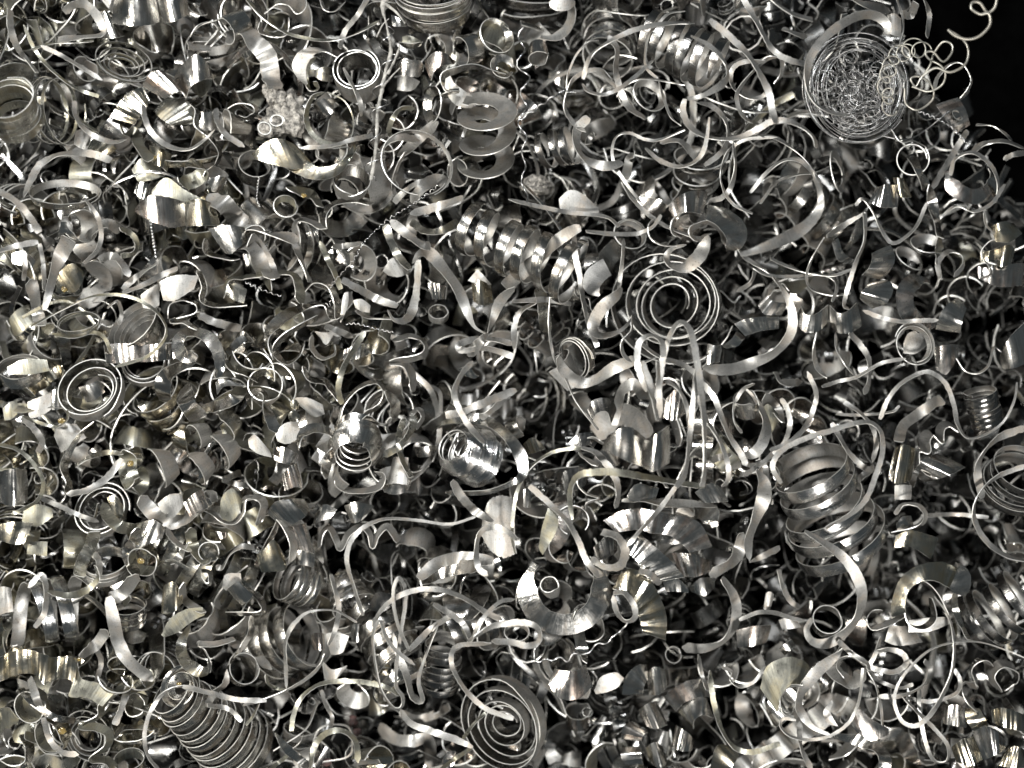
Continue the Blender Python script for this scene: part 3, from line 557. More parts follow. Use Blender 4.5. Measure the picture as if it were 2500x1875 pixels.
r('H','pale',40,[(790,170),(850,120),(930,220),(1020,400),(1090,475),(1180,440),(1290,330),(1370,150)],330,30,L='V-shaped thin ribbon dangling over a black gap at upper right',LM='the V-shaped thin ribbon')
r('H','matte',90,[(1380,30),(1410,130),(1440,270),(1480,430)],260,12)
r('H','olive',70,[(1460,430),(1470,560),(1440,640)],200,15)
r('H','dark',46,[(1480,760),(1460,640),(1540,545),(1640,570),(1665,650),(1590,750)],240,45)
c('H','brown',1350,960,60,200,25,20,70,300,140,0,0,-68,L='broad brown-tinted cone chip with a dark hole, at the right',LM='the brown-tinted cone')
q('H','bright',[(1440,1170),(1500,1010),(1620,915)],[(1640,1200),(1660,1090),(1690,1010)],230,170,60,L='polished cup half speckled black, right of the brown-tinted cone',LM='the black-speckled cup')
r('H','long',46,[(850,1020),(1000,1080),(1150,1110),(1300,1105),(1470,1100)],240,10,L='straight bright flat strip lying level at the right',LM='the level bright strip')
c('H','pale',1260,1300,220,155,16,30,-80,520,44,8,16,20)
q('H','bright',[(1960,1400),(2040,1240),(2170,1110)],[(1990,1500),(2110,1480),(2200,1420)],280,220,70,L='large polished cup cut by the right edge',LM='the large cup at the right edge')
q('H','gold',[(1890,340),(1990,300),(2070,320)],[(1930,465),(2040,470),(2140,400)],120,90,40)
q('H','gold',[(1800,560),(1900,530),(1960,500)],[(1800,640),(1880,620),(1950,600)],60,40,30,(2,10))
q('H','gold',[(1960,520),(2030,490),(2080,520)],[(1940,660),(1990,670),(2050,640)],70,60,30)
q('H','brown',[(1780,670),(1950,650),(2157,640)],[(1790,760),(1950,830),(2140,820)],0,-30,30,(3,12))
r('H','bright',16,[(1830,230),(1850,330),(1945,430),(1870,470),(1810,560),(1890,690),(1870,740),(1800,760)],200,40)
r('H','pale',40,[(520,1640),(640,1600),(800,1560),(1000,1450),(1200,1410)],320,25)
r('H','dark',44,[(480,1200),(455,1340),(480,1480),(560,1570)],280,40)
r('H','pale',30,[(630,1200),(640,1340),(700,1450),(780,1540)],250,45)
r('H','brown',52,[(740,1200),(830,1300),(900,1420),(900,1600),(860,1700)],300,20)
r('L','pale',48,[(990,410),(1050,260),(1150,130),(1280,50),(1400,30),(1520,120),(1590,300),(1620,450),(1700,560,30),(1850,530,26),(1990,430,24),(2080,250,24),(2100,110,22)],380,25,L='long snaking thin ribbon arching over the right side of the heap',LM='the long snaking ribbon')
q('H','brown',[(1430,1320),(1520,1300),(1625,1295)],[(1450,1500),(1530,1540),(1620,1400)],120,110,30)
r('H','bright',24,[(1610,1410),(1680,1510),(1780,1530),(1860,1480),(1890,1400),(1915,1320),(1980,1360)],200,60)
q('H','matte',[(1180,1290),(1230,1200),(1380,1180)],[(1180,1370),(1280,1370),(1390,1290)],60,60,10)
c('H','dark',1370,500,-60,110,50,90,0,330,80,0,0,40)
c('H','dark',1220,620,-80,110,50,60,0,330,80,0,0,40)
r('H','pale',40,[(1450,300,20),(1600,180),(1750,220),(1900,150),(2000,0)],180,40)
q('D','bright',[(970,1520),(1040,1495),(1110,1500)],[(900,1640),(1000,1680),(1130,1680)],200,150,40,(3,12),L='bright little bell-shaped chip, fanned at its foot, below the wire nest',LM='the bright little bell')
q('D','gold',[(1100,1440),(1160,1440),(1190,1450)],[(1130,1570),(1170,1600),(1240,1600)],180,150,30)
r('H','pale',90,[(140,1520,60),(200,1600,80),(360,1600,80)],150,25)
# --- left, third row
q('I','matte',[(225,270),(330,225),(415,195)],[(240,405),(330,385),(415,330)],150,150,15)
q('I','bright',[(415,180),(450,170),(490,190)],[(405,330),(450,335),(490,325)],140,140,10)
q('I','olive',[(25,320),(90,270),(140,250)],[(40,420),(90,410),(140,370)],130,130,10)
r('I','oil',32,[(170,380),(300,430),(450,470),(540,420),(550,330)],300,30)
r('I','bright',56,[(175,400),(270,480),(340,590),(310,680)],260,20)
r('I','matte',80,[(760,430,16),(650,530,40),(560,680,60),(520,800,90),(560,940,90),(545,1010,60)],300,50)
r('I','long',72,[(540,1015),(700,985),(860,890),(990,730)],340,15,cam=0.2,L='grooved bright band crossing the lower rim of an oval hollow at left',LM='the grooved band at left')
r('I','olive',46,[(610,790),(720,720),(860,680),(1000,690)],260,30)
q('I','bright',[(-20,840),(100,810),(215,820)],[(-20,1070),(90,1115),(220,1080)],350,330,120,L='wide mirror-bright bent plate at the left edge',LM='the mirror-bright plate at the left edge')
r('I','gold',36,[(-20,610),(150,660),(280,780),(350,920),(310,1060),(180,1140),(90,1180)],420,25,L='thin yellow-green oily ring passing round the mirror-bright plate',LM='the yellow-green oily ring')
c('I','oil',1080,800,250,135,58,190,40,330,150,40,20,20,noun='curled chip',n='curled_chip',L='wet shell-shaped curl with a white glint, left heap',LM='the wet shell curl')
c('I','matte',1345,790,230,135,62,200,-120,150,160,50,30,25,noun='curled chip',n='curled_chip',L='grey shell-shaped curl right of the wet shell curl',LM='the grey shell curl')
c('I','matte',1630,780,220,115,60,215,-140,120,150,40,20,20,noun='curled chip',n='curled_chip')
c('I','matte',1830,650,220,125,58,210,-130,140,160,50,20,20,noun='curled chip',n='curled_chip')
c('I','oil',1840,440,230,110,55,230,-150,110,150,30,20,15,noun='curled chip',n='curled_chip')
c('I','matte',1620,540,150,95,50,200,-100,180,130,30,10,10,noun='curled chip',n='curled_chip')
r('I','matte',160,[(1490,150),(1520,290),(1620,410)],230,12,L='large flat dull grey chip bent down at its end, left heap',LM='the large flat grey chip')
r('I','matte',120,[(1640,320,60),(1780,300),(1900,240),(1960,150)],280,20)
q('I','bright',[(1760,210),(1820,145),(1990,140)],[(1750,110),(1800,85),(1920,110)],310,300,20)
c('I','matte',830,1150,60,190,25,110,0,850,65,10,-40,0,L='nested dark rings behind an oily brown chip, lower left',LM='the nested dark rings')
r('I','oil',130,[(830,1090,90),(880,1200),(970,1280),(1100,1300,110)],260,20)
q('I','gold',[(870,1040),(930,1030),(1000,1110)],[(900,1140),(950,1210),(1000,1200)],250,240,10)
r('I','matte',110,[(1105,1290),(1090,1400),(1040,1500),(1100,1680)],270,30)
r('I','long',50,[(330,1050),(500,1120),(650,1190),(800,1240)],330,15,L='pale straight ribbon pointing at the nested dark rings')
r('I','bright',130,[(1140,1030),(1220,1150),(1330,1230),(1450,1240),(1540,1180),(1650,1080)],250,20,cor=(3,14),L='shiny corrugated strip sagging in a U, lower left heap',LM='the corrugated U strip')
q('I','brown',[(1490,1090),(1560,1020),(1640,975)],[(1540,1200),(1640,1150),(1700,1110)],280,250,30,(2,12))
c('I','bright',1700,1060,180,60,60,70,0,300,100)
q('I','olive',[(1780,1160),(1800,1040),(1880,970),(1960,1060)],[(1800,1220),(1870,1235),(1930,1180),(1965,1090)],240,240,20,L='oval olive-grey scoop with a thin bright rim, left of the heart-shaped hole',LM='the olive scoop')
r('I','bright',60,[(1640,1130),(1720,1170),(1800,1235),(1900,1250),(1970,1170),(1990,1060),(2060,1050),(2140,1120),(2110,1250)],220,70)
r('J','bright',110,[(-50,1080),(20,1050),(110,1050),(145,1120),(112,1250)],240,68,L='left lobe of a heart-shaped curl over a black hole',LM='the heart-shaped black hole')
r('J','bright',120,[(112,1250),(150,1180),(240,1190),(330,1290),(385,1420),(375,1560)],240,72)
q('J','bright',[(170,1170),(240,1080),(380,1055),(470,1060)],[(320,1290),(400,1250),(480,1200),(520,1130)],250,200,60,(2,10),L='bright cylinder-like chip right of the heart-shaped hole',LM='the bright cylinder chip')
q('J','brown',[(330,1300),(400,1270),(490,1250)],[(390,1450),(470,1470),(555,1500)],220,200,30,(3,8))
q('J','gold',[(85,1510),(160,1450),(225,1385),(290,1470)],[(130,1650),(200,1645),(320,1630),(322,1560)],280,240,40,L='brilliant yellow-centred chip below the heart-shaped hole',LM='the yellow-centred chip')
q('J','bright',[(370,1470),(460,1470),(560,1480)],[(380,1600),(460,1590),(550,1615)],200,180,30)
r('I','olive',108,[(770,1320),(730,1440),(670,1560),(640,1680)],300,20)
r('I','bright',56,[(760,1500),(800,1560),(800,1680)],300,25)
c('I','gold',1175,1540,200,115,28,240,0,380,110,0,0,10,L='round oily golden cup at lower left with white glints',LM='the oily golden cup')
r('I','gold',100,[(1540,1290),(1560,1420),(1620,1530),(1700,1570)],260,40)
c('I','gold',1690,1500,240,85,35,60,0,330,80)
q('I','bright',[(1160,1240),(1250,1225),(1340,1290)],[(1095,1480),(1180,1430),(1310,1380)],240,220,30)
q('I','olive',[(230,1410),(300,1400),(385,1400)],[(220,1500),(300,1510),(380,1520)],100,100,10)
q('I','gold',[(-10,1260),(130,1240),(265,1250)],[(0,1390),(90,1420),(190,1420)],200,180,30)
r('I','bright',70,[(1345,1300),(1420,1400),(1540,1480)],220,65)
r('I','bright',70,[(1405,1580),(1460,1520),(1520,1420)],220,40)
r('I','pale',60,[(1750,1600),(1800,1610),(1870,1500),(1960,1440),(2060,1450)],260,50)
r('I','bright',50,[(1800,900),(1900,930),(2015,950)],-60,10)
r('I','bright',60,[(1820,900),(1880,870),(1950,840)],-60,10)
q('I','matte',[(1280,1090),(1370,1020),(1470,1010)],[(1310,1190),(1400,1210),(1480,1120)],180,170,15)
q('I','olive',[(200,1130),(300,1100),(420,1130)],[(180,1240),(300,1280),(430,1200)],60,60,20)
q('I','matte',[(440,540),(480,450),(620,450)],[(500,680),(570,640),(700,560)],120,110,20)
c('I','bright',170,20,60,170,55,90,170,1000,60,30,0)
# --- third row, left of centre
c('J','bright',890,620,260,172,44,268,0,1500,125,62,6,-32,L='polished dome-shaped coil with an oval mouth, left of centre',LM='the polished dome coil')
c('J','long',1800,680,300,185,46,152,0,2150,120,62,-4,-42,L='horn-shaped ribbed coil with a round dark mouth, just left of centre',LM='the horn-shaped ribbed coil')
r('J','pale',60,[(1840,-60),(1740,60),(1690,200),(1740,350),(1830,490),(1930,600)],640,20,L='pale near strap ending on the horn-shaped coil',LM='the pale strap on the horn coil')
r('J','brown',70,[(1620,380),(1750,350),(1900,290),(2050,230),(2190,170)],450,15)
r('J','matte',100,[(1700,400,30),(1850,400,90),(2000,450,110),(2140,570,110),(2230,720,110),(2240,860,80),(2150,930,50),(1950,1000,60),(1700,1010,50),(1620,1000,20)],260,20,L='dark crescent ribbon curling round the right side of the horn-shaped coil',LM='the dark crescent')
r('J','bright',76,[(1670,910),(1750,1040),(1870,1160),(2000,1240,40)],320,12)
r('J','matte',90,[(430,650),(450,540),(560,480),(690,520),(725,620),(670,720),(650,800),(630,870)],430,52,L='grey loop like an ear, touching the left of the dome coil',LM='the grey ear-shaped loop')
r('J','bright',110,[(730,890),(780,960),(860,990),(980,985),(1080,950),(1110,880),(1060,850)],160,65,L='kidney-shaped bright loop below the dome coil',LM='the kidney-shaped loop')
q('J','bright',[(1085,865),(1160,900),(1250,910),(1335,850)],[(1120,1000),(1200,1020),(1280,1005),(1330,960)],200,180,40)
q('J','matte',[(1080,820),(1180,790),(1320,820)],[(1100,870),(1200,910),(1330,860)],150,150,5)
r('J','olive',62,[(1350,365,30),(1355,450,70),(1300,560,60),(1230,640),(1110,710)],400,25)
r('J','olive',56,[(1280,400),(1240,560),(1260,720),(1340,880)],430,25,L='narrow olive strip standing upright between the dome coil and the horn coil',LM='the upright olive strip')
r('J','matte',60,[(750,430),(800,280),(920,150),(1060,110),(1125,190),(1080,300),(950,370)],260,60)
r('J','matte',100,[(1125,190),(1210,290),(1180,420),(1080,450),(960,395)],200,55)
r('J','matte',100,[(50,300),(40,220),(110,190),(160,230),(180,350),(250,520)],300,55)
c('J','matte',160,150,180,135,22,70,-60,330,140,0,0,5)
q('J','matte',[(380,235),(500,235),(620,290)],[(520,370),(570,390),(640,370)],120,120,10)
q('J','gold',[(360,270),(400,250),(430,280)],[(370,320),(400,330),(430,320)],260,260,10,n='oily_flake',noun='yellow flake')
q('J','gold',[(345,370),(390,335),(435,370)],[(350,405),(390,412),(435,408)],250,250,10,n='oily_flake',noun='yellow flake')
r('J','pale',50,[(950,2000),(880,1780),(830,1620),(820,1500),(870,1370),(980,1270),(1150,1215,36),(1400,1230,32),(1650,1260,30),(1860,1200,26)],460,25,L='long thin pale ribbon arching from below the dome coil to the centre',LM='the long pale arching ribbon')
r('J','bright',90,[(590,1450),(620,1330),(680,1290),(740,1400),(770,1450),(830,1340),(930,1280),(1000,1330),(1030,1440),(1070,1340),(1150,1280),(1240,1400)],60,60,hv=10)
q('J','bright',[(560,1180),(640,1100),(740,1140)],[(550,1260),(620,1230),(690,1210)],120,120,10)
q('J','bright',[(800,1110),(900,1080),(1040,1110)],[(860,1250),(900,1250),(950,1220)],60,30,30)
q('J','pale',[(1925,1200),(1970,1070),(2080,1025),(2170,1060)],[(1910,1350),(1990,1480),(2090,1530),(2180,1500)],160,150,25,L='round speckled grey disc-like chip with a red fleck, left of centre bottom',LM='the red-flecked grey disc')
r('J','pale',62,[(2200,1380),(2100,1310),(2000,1280),(1900,1330),(1870,1450),(1880,1600),(1960,1680)],560,25)
r('J','brown',110,[(1400,1700),(1550,1580),(1750,1530),(2000,1560)],240,12)
q('J','brown',[(220,640),(330,640),(430,700)],[(230,740),(310,770),(400,780)],100,80,20,(3,8))
q('J','brown',[(295,860),(350,800),(420,755)],[(320,990),(400,960),(470,970)],140,110,30,(3,10),L='brown streaky pleated chip in shadow, left of the dome coil')
q('J','matte',[(20,570),(80,540),(190,660)],[(30,640),(100,690),(210,720)],200,190,10)
q('J','matte',[(240,520),(320,440),(430,430)],[(260,590),(340,610),(440,560)],160,150,10)
r('J','bright',70,[(1330,380),(1400,330),(1430,400),(1380,480)],100,60)
c('J','bright',1460,640,60,90,70,100,180,360,90)
r('J','dark',70,[(2157,180),(2000,330),(1900,400)],200,30)
q('J','bright',[(1720,0),(1800,-20),(1860,40)],[(1780,60),(1850,80),(1890,60)],160,150,15)
r('J','matte',90,[(460,-20),(520,80),(640,110),(700,180),(790,290)],220,65)
# --- third row, right of centre
q('K','bright',[(750,590),(850,500),(960,475),(1075,560)],[(735,660),(870,720),(990,775),(1065,790)],740,700,100,L='blown-out bright cup wall, near and out of focus, right of centre',LM='the blown-out near cup')
q('K','bright',[(1080,575),(1160,535),(1270,460)],[(1060,795),(1150,830),(1270,765)],750,700,80,L='second bright blurred cup wall touching the blown-out near cup')
r('K','long',62,[(1500,-60),(1480,200),(1450,450),(1430,650),(1400,850),(1330,960)],760,25)
r('K','long',60,[(1180,-60),(1190,160),(1200,400)],820,25)
r('K','long',80,[(1050,-60,60),(1130,180),(1180,420,40)],760,20)
r('K','pale',44,[(1230,90),(1350,170),(1420,320),(1440,500)],700,30)
r('K','pale',50,[(1500,220),(1580,420),(1690,600),(1750,780),(1750,900),(1700,960)],650,25)
r('K','gold',62,[(490,1220,30),(468,1030,50),(510,890),(640,840),(850,840),(1100,880),(1350,925),(1560,955,40)],620,25,L='olive-gold near ribbon arching left to right, right of centre',LM='the olive-gold arching ribbon')
r('K','oil',38,[(30,1500),(0,1350),(20,1100),(60,950),(150,800),(300,690),(450,650),(560,645)],420,35,L='thin olive ribbon in a wide left-facing arc below the centre',LM='the wide olive arc')
r('K','long',72,[(560,640,40),(680,680,60),(780,790),(850,920),(860,1040),(835,1130,50)],500,20,L='white-bright short strap crossing under the olive-gold ribbon',LM='the white-bright short strap')
r('K','bright',90,[(735,600),(650,570),(560,610),(560,690),(620,740),(690,790)],240,72)
r('K','bright',30,[(560,840),(535,930),(600,1010),(705,1050),(610,1090),(600,1140)],260,60)
r('K','long',112,[(1880,150,16),(1960,230,40),(2030,350,90),(2065,460,110),(2030,600,112),(1950,690,110),(1850,710,60)],330,18,L='bright crescent ribbon between the blurred hairpin and the big shiny spring',LM='the bright crescent right of centre')
c('K','bright',1900,290,220,95,55,110,0,340,160)
r('K','dark',34,[(1960,120),(1860,180),(1800,300),(1800,420),(1860,520)],360,40)
r('K','pale',60,[(1540,110),(1640,240),(1700,400),(1760,540),(1860,700),(1900,790)],470,15,L='pale flat strap running diagonally down beside the bright crescent')
r('K','brown',130,[(1980,820,30),(2040,930,110),(2035,1060,130),(1970,1230,120),(1915,1400,90),(1925,1560,30)],430,18,L='rust-marked leaf-shaped ribbon left of the big shiny spring',LM='the rust-marked leaf ribbon')
r('K','pale',64,[(1925,1570,16),(2030,1520),(2170,1450)],430,12)
q('K','brown',[(740,1230),(870,1160),(1030,1130),(1200,1160),(1400,1200),(1530,1260),(1620,1440)],[(850,1330),(960,1310),(1050,1310),(1130,1335),(1250,1345),(1350,1400),(1440,1490)],280,210,40,(5,20),L='broad scalloped fan chip with brown and white stripes, lower right of centre',LM='the striped scalloped fan')
q('K','bright',[(1010,1310),(1130,1420),(1270,1540),(1400,1690)],[(930,1490),(1000,1550),(1060,1640),(1120,1740)],260,190,40,(3,20),L='second pleated fan just under the striped scalloped fan',LM='the second pleated fan')
q('K','brown',[(1290,1490),(1450,1500),(1620,1560)],[(1370,1680),(1480,1690),(1600,1650)],160,120,30,(3,12))
q('K','dark',[(660,1450),(760,1360),(850,1330)],[(700,1560),(800,1520),(850,1480)],160,130,30,(4,8))
r('K','bright',72,[(890,1070,30),(1050,1060),(1200,1090),(1400,1090),(1660,1115,30)],260,40)
q('K','bright',[(930,1030),(1010,935),(1190,965)],[(950,1070),(1060,1080),(1160,1060)],260,250,20)
q('K','bright',[(1480,1000),(1600,930),(1680,950)],[(1560,1090),(1650,1085),(1755,1075)],260,240,20,(3,7))
q('K','pale',[(1310,1200),(1350,1130),(1430,1130)],[(1400,1230),(1440,1210),(1480,1190)],300,300,10)
r('K','bright',125,[(1860,1330,70),(1840,1470,120),(1750,1590,130),(1600,1670,100)],260,18,L='broad bright curved strap at the lower right of the scalloped fan',LM='the broad curved strap')
r('K','pale',90,[(730,1320),(850,1360),(915,1470),(880,1590),(760,1610),(640,1540)],420,20,L='pale thick C-shaped ribbon, out of focus, over the fans',LM='the pale thick C ribbon')
r('K','pale',62,[(140,950),(300,1090),(450,1240),(540,1400),(600,1550),(700,1680)],520,20)
q('K','olive',[(290,1130),(240,1300),(215,1450)],[(360,1160),(370,1290),(250,1510)],450,440,15)
r('K','dark',40,[(1345,930),(1200,1130),(1050,1300),(930,1440)],560,20,L='dark straight strip slanting over the striped scalloped fan')
c('K','matte',490,1230,380,130,30,90,-40,250,40)
q('K','dark',[(610,340),(660,255),(770,240),(850,310)],[(650,430),(690,360),(770,350),(800,450)],200,170,30,(4,6))
r('K','dark',110,[(830,460,60),(860,300,90),(900,170),(1000,130),(1085,240)],300,25)
q('K','brown',[(1250,240),(1340,170),(1430,290)],[(1230,400),(1310,420),(1400,370)],500,470,30,(2,12))
q('K','bright',[(95,980),(120,970),(150,980)],[(95,1120),(120,1130),(150,1125)],120,120,5)
c('K','bright',40,480,60,80,60,30,0,300,120)
q('K','gold',[(90,610),(160,560),(230,600)],[(130,690),(190,680),(270,650)],100,80,30,(2,10))
q('K','dark',[(460,600),(540,530),(640,520),(700,580)],[(520,680),(570,640),(620,620),(660,640)],160,130,20,(3,5))
c('K','bright',2100,870,60,120,60,180,0,400,70)
r('K','bright',60,[(1600,750),(1680,720),(1780,700)],250,20)
r('K','pale',50,[(1900,790),(2030,760),(2170,630)],420,20)
r('K','bright',120,[(2040,230),(2130,330),(2180,430)],180,10)
q('K','dark',[(400,900),(430,830),(560,800),(640,820)],[(430,1000),(500,980),(570,960),(600,930)],140,120,20,(3,6))
# --- right, third row
c('L','long',560,1130,120,345,71,116,30,2000,112,168,-22,6,cam=0.16,L='biggest shiny open spring, lying aslant at the right',LM='the biggest shiny spring')
r('L','pale',52,[(-120,870),(0,790),(120,700),(220,590),(260,450),(240,330),(190,240)],520,20)
r('L','long',52,[(100,660),(250,600),(380,480),(460,300),(470,180),(400,20)],500,20)
r('L','long',54,[(190,930),(120,790),(200,660),(400,560),(600,500),(800,440),(920,440),(1000,520),(1010,680),(960,850),(880,1050),(750,1180),(550,1290)],620,20,L='grooved ribbon looped over the top of the biggest shiny spring',LM='the grooved loop over the spring')
r('L','pale',58,[(600,440),(660,550),(740,680),(850,790),(930,830)],350,15)
r('L','pale',50,[(700,270),(820,350),(920,460),(960,600),(930,760)],400,20)
c('L','dark',1830,320,120,125,78,108,0,2400,50,44,0,0,cam=0.2,L='small ribbed tube standing tilted near the right edge',LM='the small ribbed tube')
q('L','gold',[(1110,640),(1190,615),(1280,650)],[(1060,890),(1140,940),(1240,900)],130,100,40,(3,14),L='yellowish crumpled chip right of the biggest shiny spring',LM='the crumpled yellowish chip')
q('L','pale',[(1110,945),(1180,940),(1245,945)],[(1110,1060),(1170,1060),(1240,1060)],160,150,15)
r('L','bright',200,[(1275,790),(1285,670),(1360,670),(1350,570),(1400,520),(1470,595),(1480,490),(1540,450),(1620,500)],[60,40],80,hv=10,n='scalloped_chip',noun='scalloped chip',L='scalloped dark ribbon with three round lobes left of the ribbed tube')
q('L','bright',[(1250,850),(1350,720),(1450,690)],[(1440,900),(1560,860),(1680,800)],20,-20,50,(2,10))
c('L','dark',2120,900,-20,270,42,80,0,1500,60,70,-12,0,L='stack of dark hoops cut by the right edge',LM='the dark hoops at the right edge')
r('L','dark',50,[(2190,780),(1950,870),(1800,1000),(1750,1180),(1830,1370),(2000,1510),(2180,1560)],400,40)
r('L','dark',70,[(2190,470),(1950,560),(1820,700),(1780,850),(1820,1050)],250,30)
r('L','bright',46,[(1110,1180),(1180,1100),(1300,1110),(1360,1190),(1300,1280),(1080,1330)],250,45)
q('L','bright',[(1120,1260),(1170,1200),(1240,1190)],[(1130,1310),(1200,1300),(1260,1270)],160,160,10)
r('L','long',44,[(1370,1190),(1600,1180),(1870,1205)],60,10)
q('L','gold',[(1120,1350),(1250,1310),(1460,1370)],[(1110,1450),(1250,1450),(1400,1540)],260,230,40)
q('Q','gold',[(1085,440),(1090,300),(1160,120),(1300,20),(1480,-10),(1620,40)],[(1200,400),(1195,330),(1220,230),(1300,160),(1420,140),(1550,200)],340,230,20,(1.5,18),L='large yellowish cone curl with an oval mouth, right side near the bottom',LM='the large yellowish cone')
q('Q','bright',[(1600,-10),(1700,50),(1728,170),(1680,270)],[(1590,60),(1560,120),(1550,190),(1570,230)],260,200,40,L='bright right-hand end of the large yellowish cone curl')
r('L','pale',115,[(1140,590),(1190,450),(1310,360),(1420,280),(1500,250)],80,12,cor=(2,10))
r('L','bright',26,[(630,370),(850,375),(1080,350),(1150,300)],320,30)
q('L','olive',[(20,330),(90,290),(190,400)],[(60,500),(110,520),(150,450)],160,150,15)
r('L','pale',60,[(120,1100),(80,1000),(60,800),(0,740)],250,20)
c('L','dark',1200,840,-100,120,60,0,0,400,110)
r('L','bright',60,[(780,920),(860,860),(940,800)],180,15)
c('L','bright',1370,820,0,90,40,60,0,300,80)
# --- bottom left
c('M','long',430,380,180,250,66,186,40,1020,110,225,0,0,cam=0.2,L='open spring of three grooved hoops at the lower left',LM='the three-hoop spring')
r('M','brown',50,[(230,200),(330,95),(372,200),(360,400),(280,520)],400,30)
r('M','gold',60,[(385,230),(560,262),(700,220),(795,120),(770,20)],420,30)
c('M','matte',870,20,60,180,52,92,150,1100,60,40,0,10)
r('M','bright',120,[(1110,90),(1000,230),(900,290)],240,12)
r('M','bright',112,[(880,270,90),(920,460),(960,640),(1050,800),(1240,950)],360,14,L='brilliant strap running down to the tall nested spring at lower left',LM='the brilliant strap at lower left')
r('M','pale',120,[(860,540),(780,660),(640,750)],250,12,cor=(2,8))
q('M','gold',[(-20,770),(130,705),(260,705),(420,760),(560,750),(630,770)],[(-20,970),(150,900),(290,905),(350,985),(440,945),(560,940),(600,985)],330,300,10,(2.5,46),n='wavy_chip',noun='wavy chip',L='wavy mirror-bright band at the left edge near the bottom',LM='the mirror-bright wavy band')
q('M','olive',[(620,770),(660,930),(800,970),(935,1040)],[(600,990),(560,1080),(700,1090),(830,1160)],280,260,20)
r('M','oil',110,[(930,1050),(830,1140),(800,1240),(670,1315),(790,1330),(880,1380),(870,1480),(750,1580),(870,1600),(940,1680)],300,60,L='ribbon folded like a toppled letter S with thin bright edges, lower left',LM='the folded S ribbon')
r('M','bright',66,[(240,930),(290,1080),(330,1190)],360,10)
r('M','pale',60,[(350,1250),(400,1420),(500,1530),(640,1550)],330,20)
c('M','olive',260,1150,180,130,14,200,0,380,120,0,0,0,L='round olive cup seen from above beside the mirror-bright wavy band',LM='the round olive cup')
c('M','gold',430,1390,180,140,30,200,-40,300,130,0,0,0)
r('M','matte',110,[(190,1385),(240,1500),(200,1620),(100,1650),(-10,1590)],220,68)
r('M','oil',100,[(200,1390),(320,1440),(400,1500),(480,1500)],220,60)
c('M','pale',1690,1290,-20,255,50,127,40,4000,92,88,-15,6,cam=0.05,wob=0.02,L='tall nested spring of dull rings widening towards the bottom edge',LM='the tall nested spring')
c('M','matte',1460,1010,330,120,30,127,0,700,60,0,-55,50)
r('M','dark',34,[(1650,1030),(1480,995),(1330,1050),(1220,1200),(1170,1400),(1200,1560),(1290,1680)],500,35,L='thin dark ribbon looped down the left side of the tall nested spring')
r('M','dark',44,[(1480,1000),(1700,1050),(1900,1100),(2160,1115)],520,25)
r('M','bright',60,[(1840,860,20),(1825,970),(1740,1050),(1670,1160)],420,20)
r('M','pale',50,[(1680,1150),(1850,1180),(1960,1280)],420,15)
q('M','olive',[(1310,580),(1370,460),(1500,375),(1640,355)],[(1330,600),(1440,560),(1560,470),(1660,420)],230,220,15,L='dull olive tongue-shaped chip above the tall nested spring',LM='the olive tongue chip')
r('M','olive',105,[(1540,500,30),(1470,650,90),(1490,780),(1600,870),(1690,880,70)],300,20)
r('M','bright',70,[(1690,880),(1700,800),(1660,710),(1610,655),(1740,655),(1900,610)],260,60)
r('M','bright',90,[(1470,180),(1500,300),(1650,400)],220,65)
r('M','bright',70,[(1640,50),(1700,90),(1690,170),(1640,130),(1630,60)],240,70)
q('M','bright',[(1840,210),(1930,150),(1985,190)],[(1960,340),(2020,300),(2070,230)],260,240,30)
q('M','matte',[(1800,190),(1830,90),(1950,80)],[(1830,220),(1900,210),(1955,150)],230,230,10)
r('M','matte',90,[(2060,230),(2120,320),(2110,400),(1960,410),(1830,405)],180,65)
c('M','olive',1110,1150,120,95,35,150,0,330,90)
r('M','matte',60,[(930,1420),(1000,1340),(1180,1330),(1260,1365),(1150,1440),(1000,1455),(925,1425)],240,60)
c('M','gold',1050,1620,160,125,60,90,0,600,90,20)
c('M','dark',720,1400,0,160,18,200,0,1300,55,0,38,0)
c('M','bright',1970,860,140,125,35,40,0,400,80)
q('M','gold',[(1330,180),(1400,150),(1470,220)],[(1310,410),(1400,400),(1480,320)],180,160,30)
q('M','pale',[(-10,190),(40,190),(85,200)],[(-10,420),(60,400),(110,390)],200,200,15)
c('M','dark',1040,400,-20,140,60,85,160,1100,50,60,0,0)
r('M','pale',56,[(770,680),(820,800),(780,960)],100,20)
r('M','bright',60,[(1050,960),(1000,1130),(930,1310)],200,20)
r('M','matte',80,[(2030,430),(2030,560),(1960,680),(1860,800)],180,65)
r('M','bright',80,[(1850,630),(2000,700),(2200,860)],-60,10)
q('M','gold',[(620,770),(650,760),(680,790)],[(630,800),(650,815),(665,820)],350,350,5,n='oily_flake',noun='yellow flake')
# --- bottom, left of centre
r('N','pale',56,[(1035,520),(1090,390),(1220,275),(1400,215),(1600,220),(1780,290),(1950,400),(2080,460)],500,25,L='pale rough ribbon arching over a long narrow loop at the bottom',LM='the pale rough arch')
r('N','pale',40,[(1320,700),(1240,520),(1200,350),(1200,200),(1240,120),(1290,200),(1290,350),(1250,600),(1220,850),(1220,1000),(1270,1080),(1265,1160),(1200,1170),(1110,1050),(1060,880),(1030,650),(1040,530),(1090,470),(1140,600),(1220,710),(1370,825)],600,[40,30,60,30],L='long narrow looping ribbon like a paper clip, bottom left of centre',LM='the paper-clip loop')
r('N','oil',50,[(370,1360),(390,1220),(460,1080),(600,980),(800,955),(1000,970),(1150,1010),(1240,1070)],460,30,L='olive-pale ribbon arch at the bottom left of the paper-clip loop',LM='the olive-pale bottom arch')
r('N','pale',72,[(1250,1180,40),(1330,1290),(1500,1360),(1700,1430),(1840,1490,40)],340,12,L='dirty flat strap pointing right towards the bottom edge',LM='the dirty pointing strap')
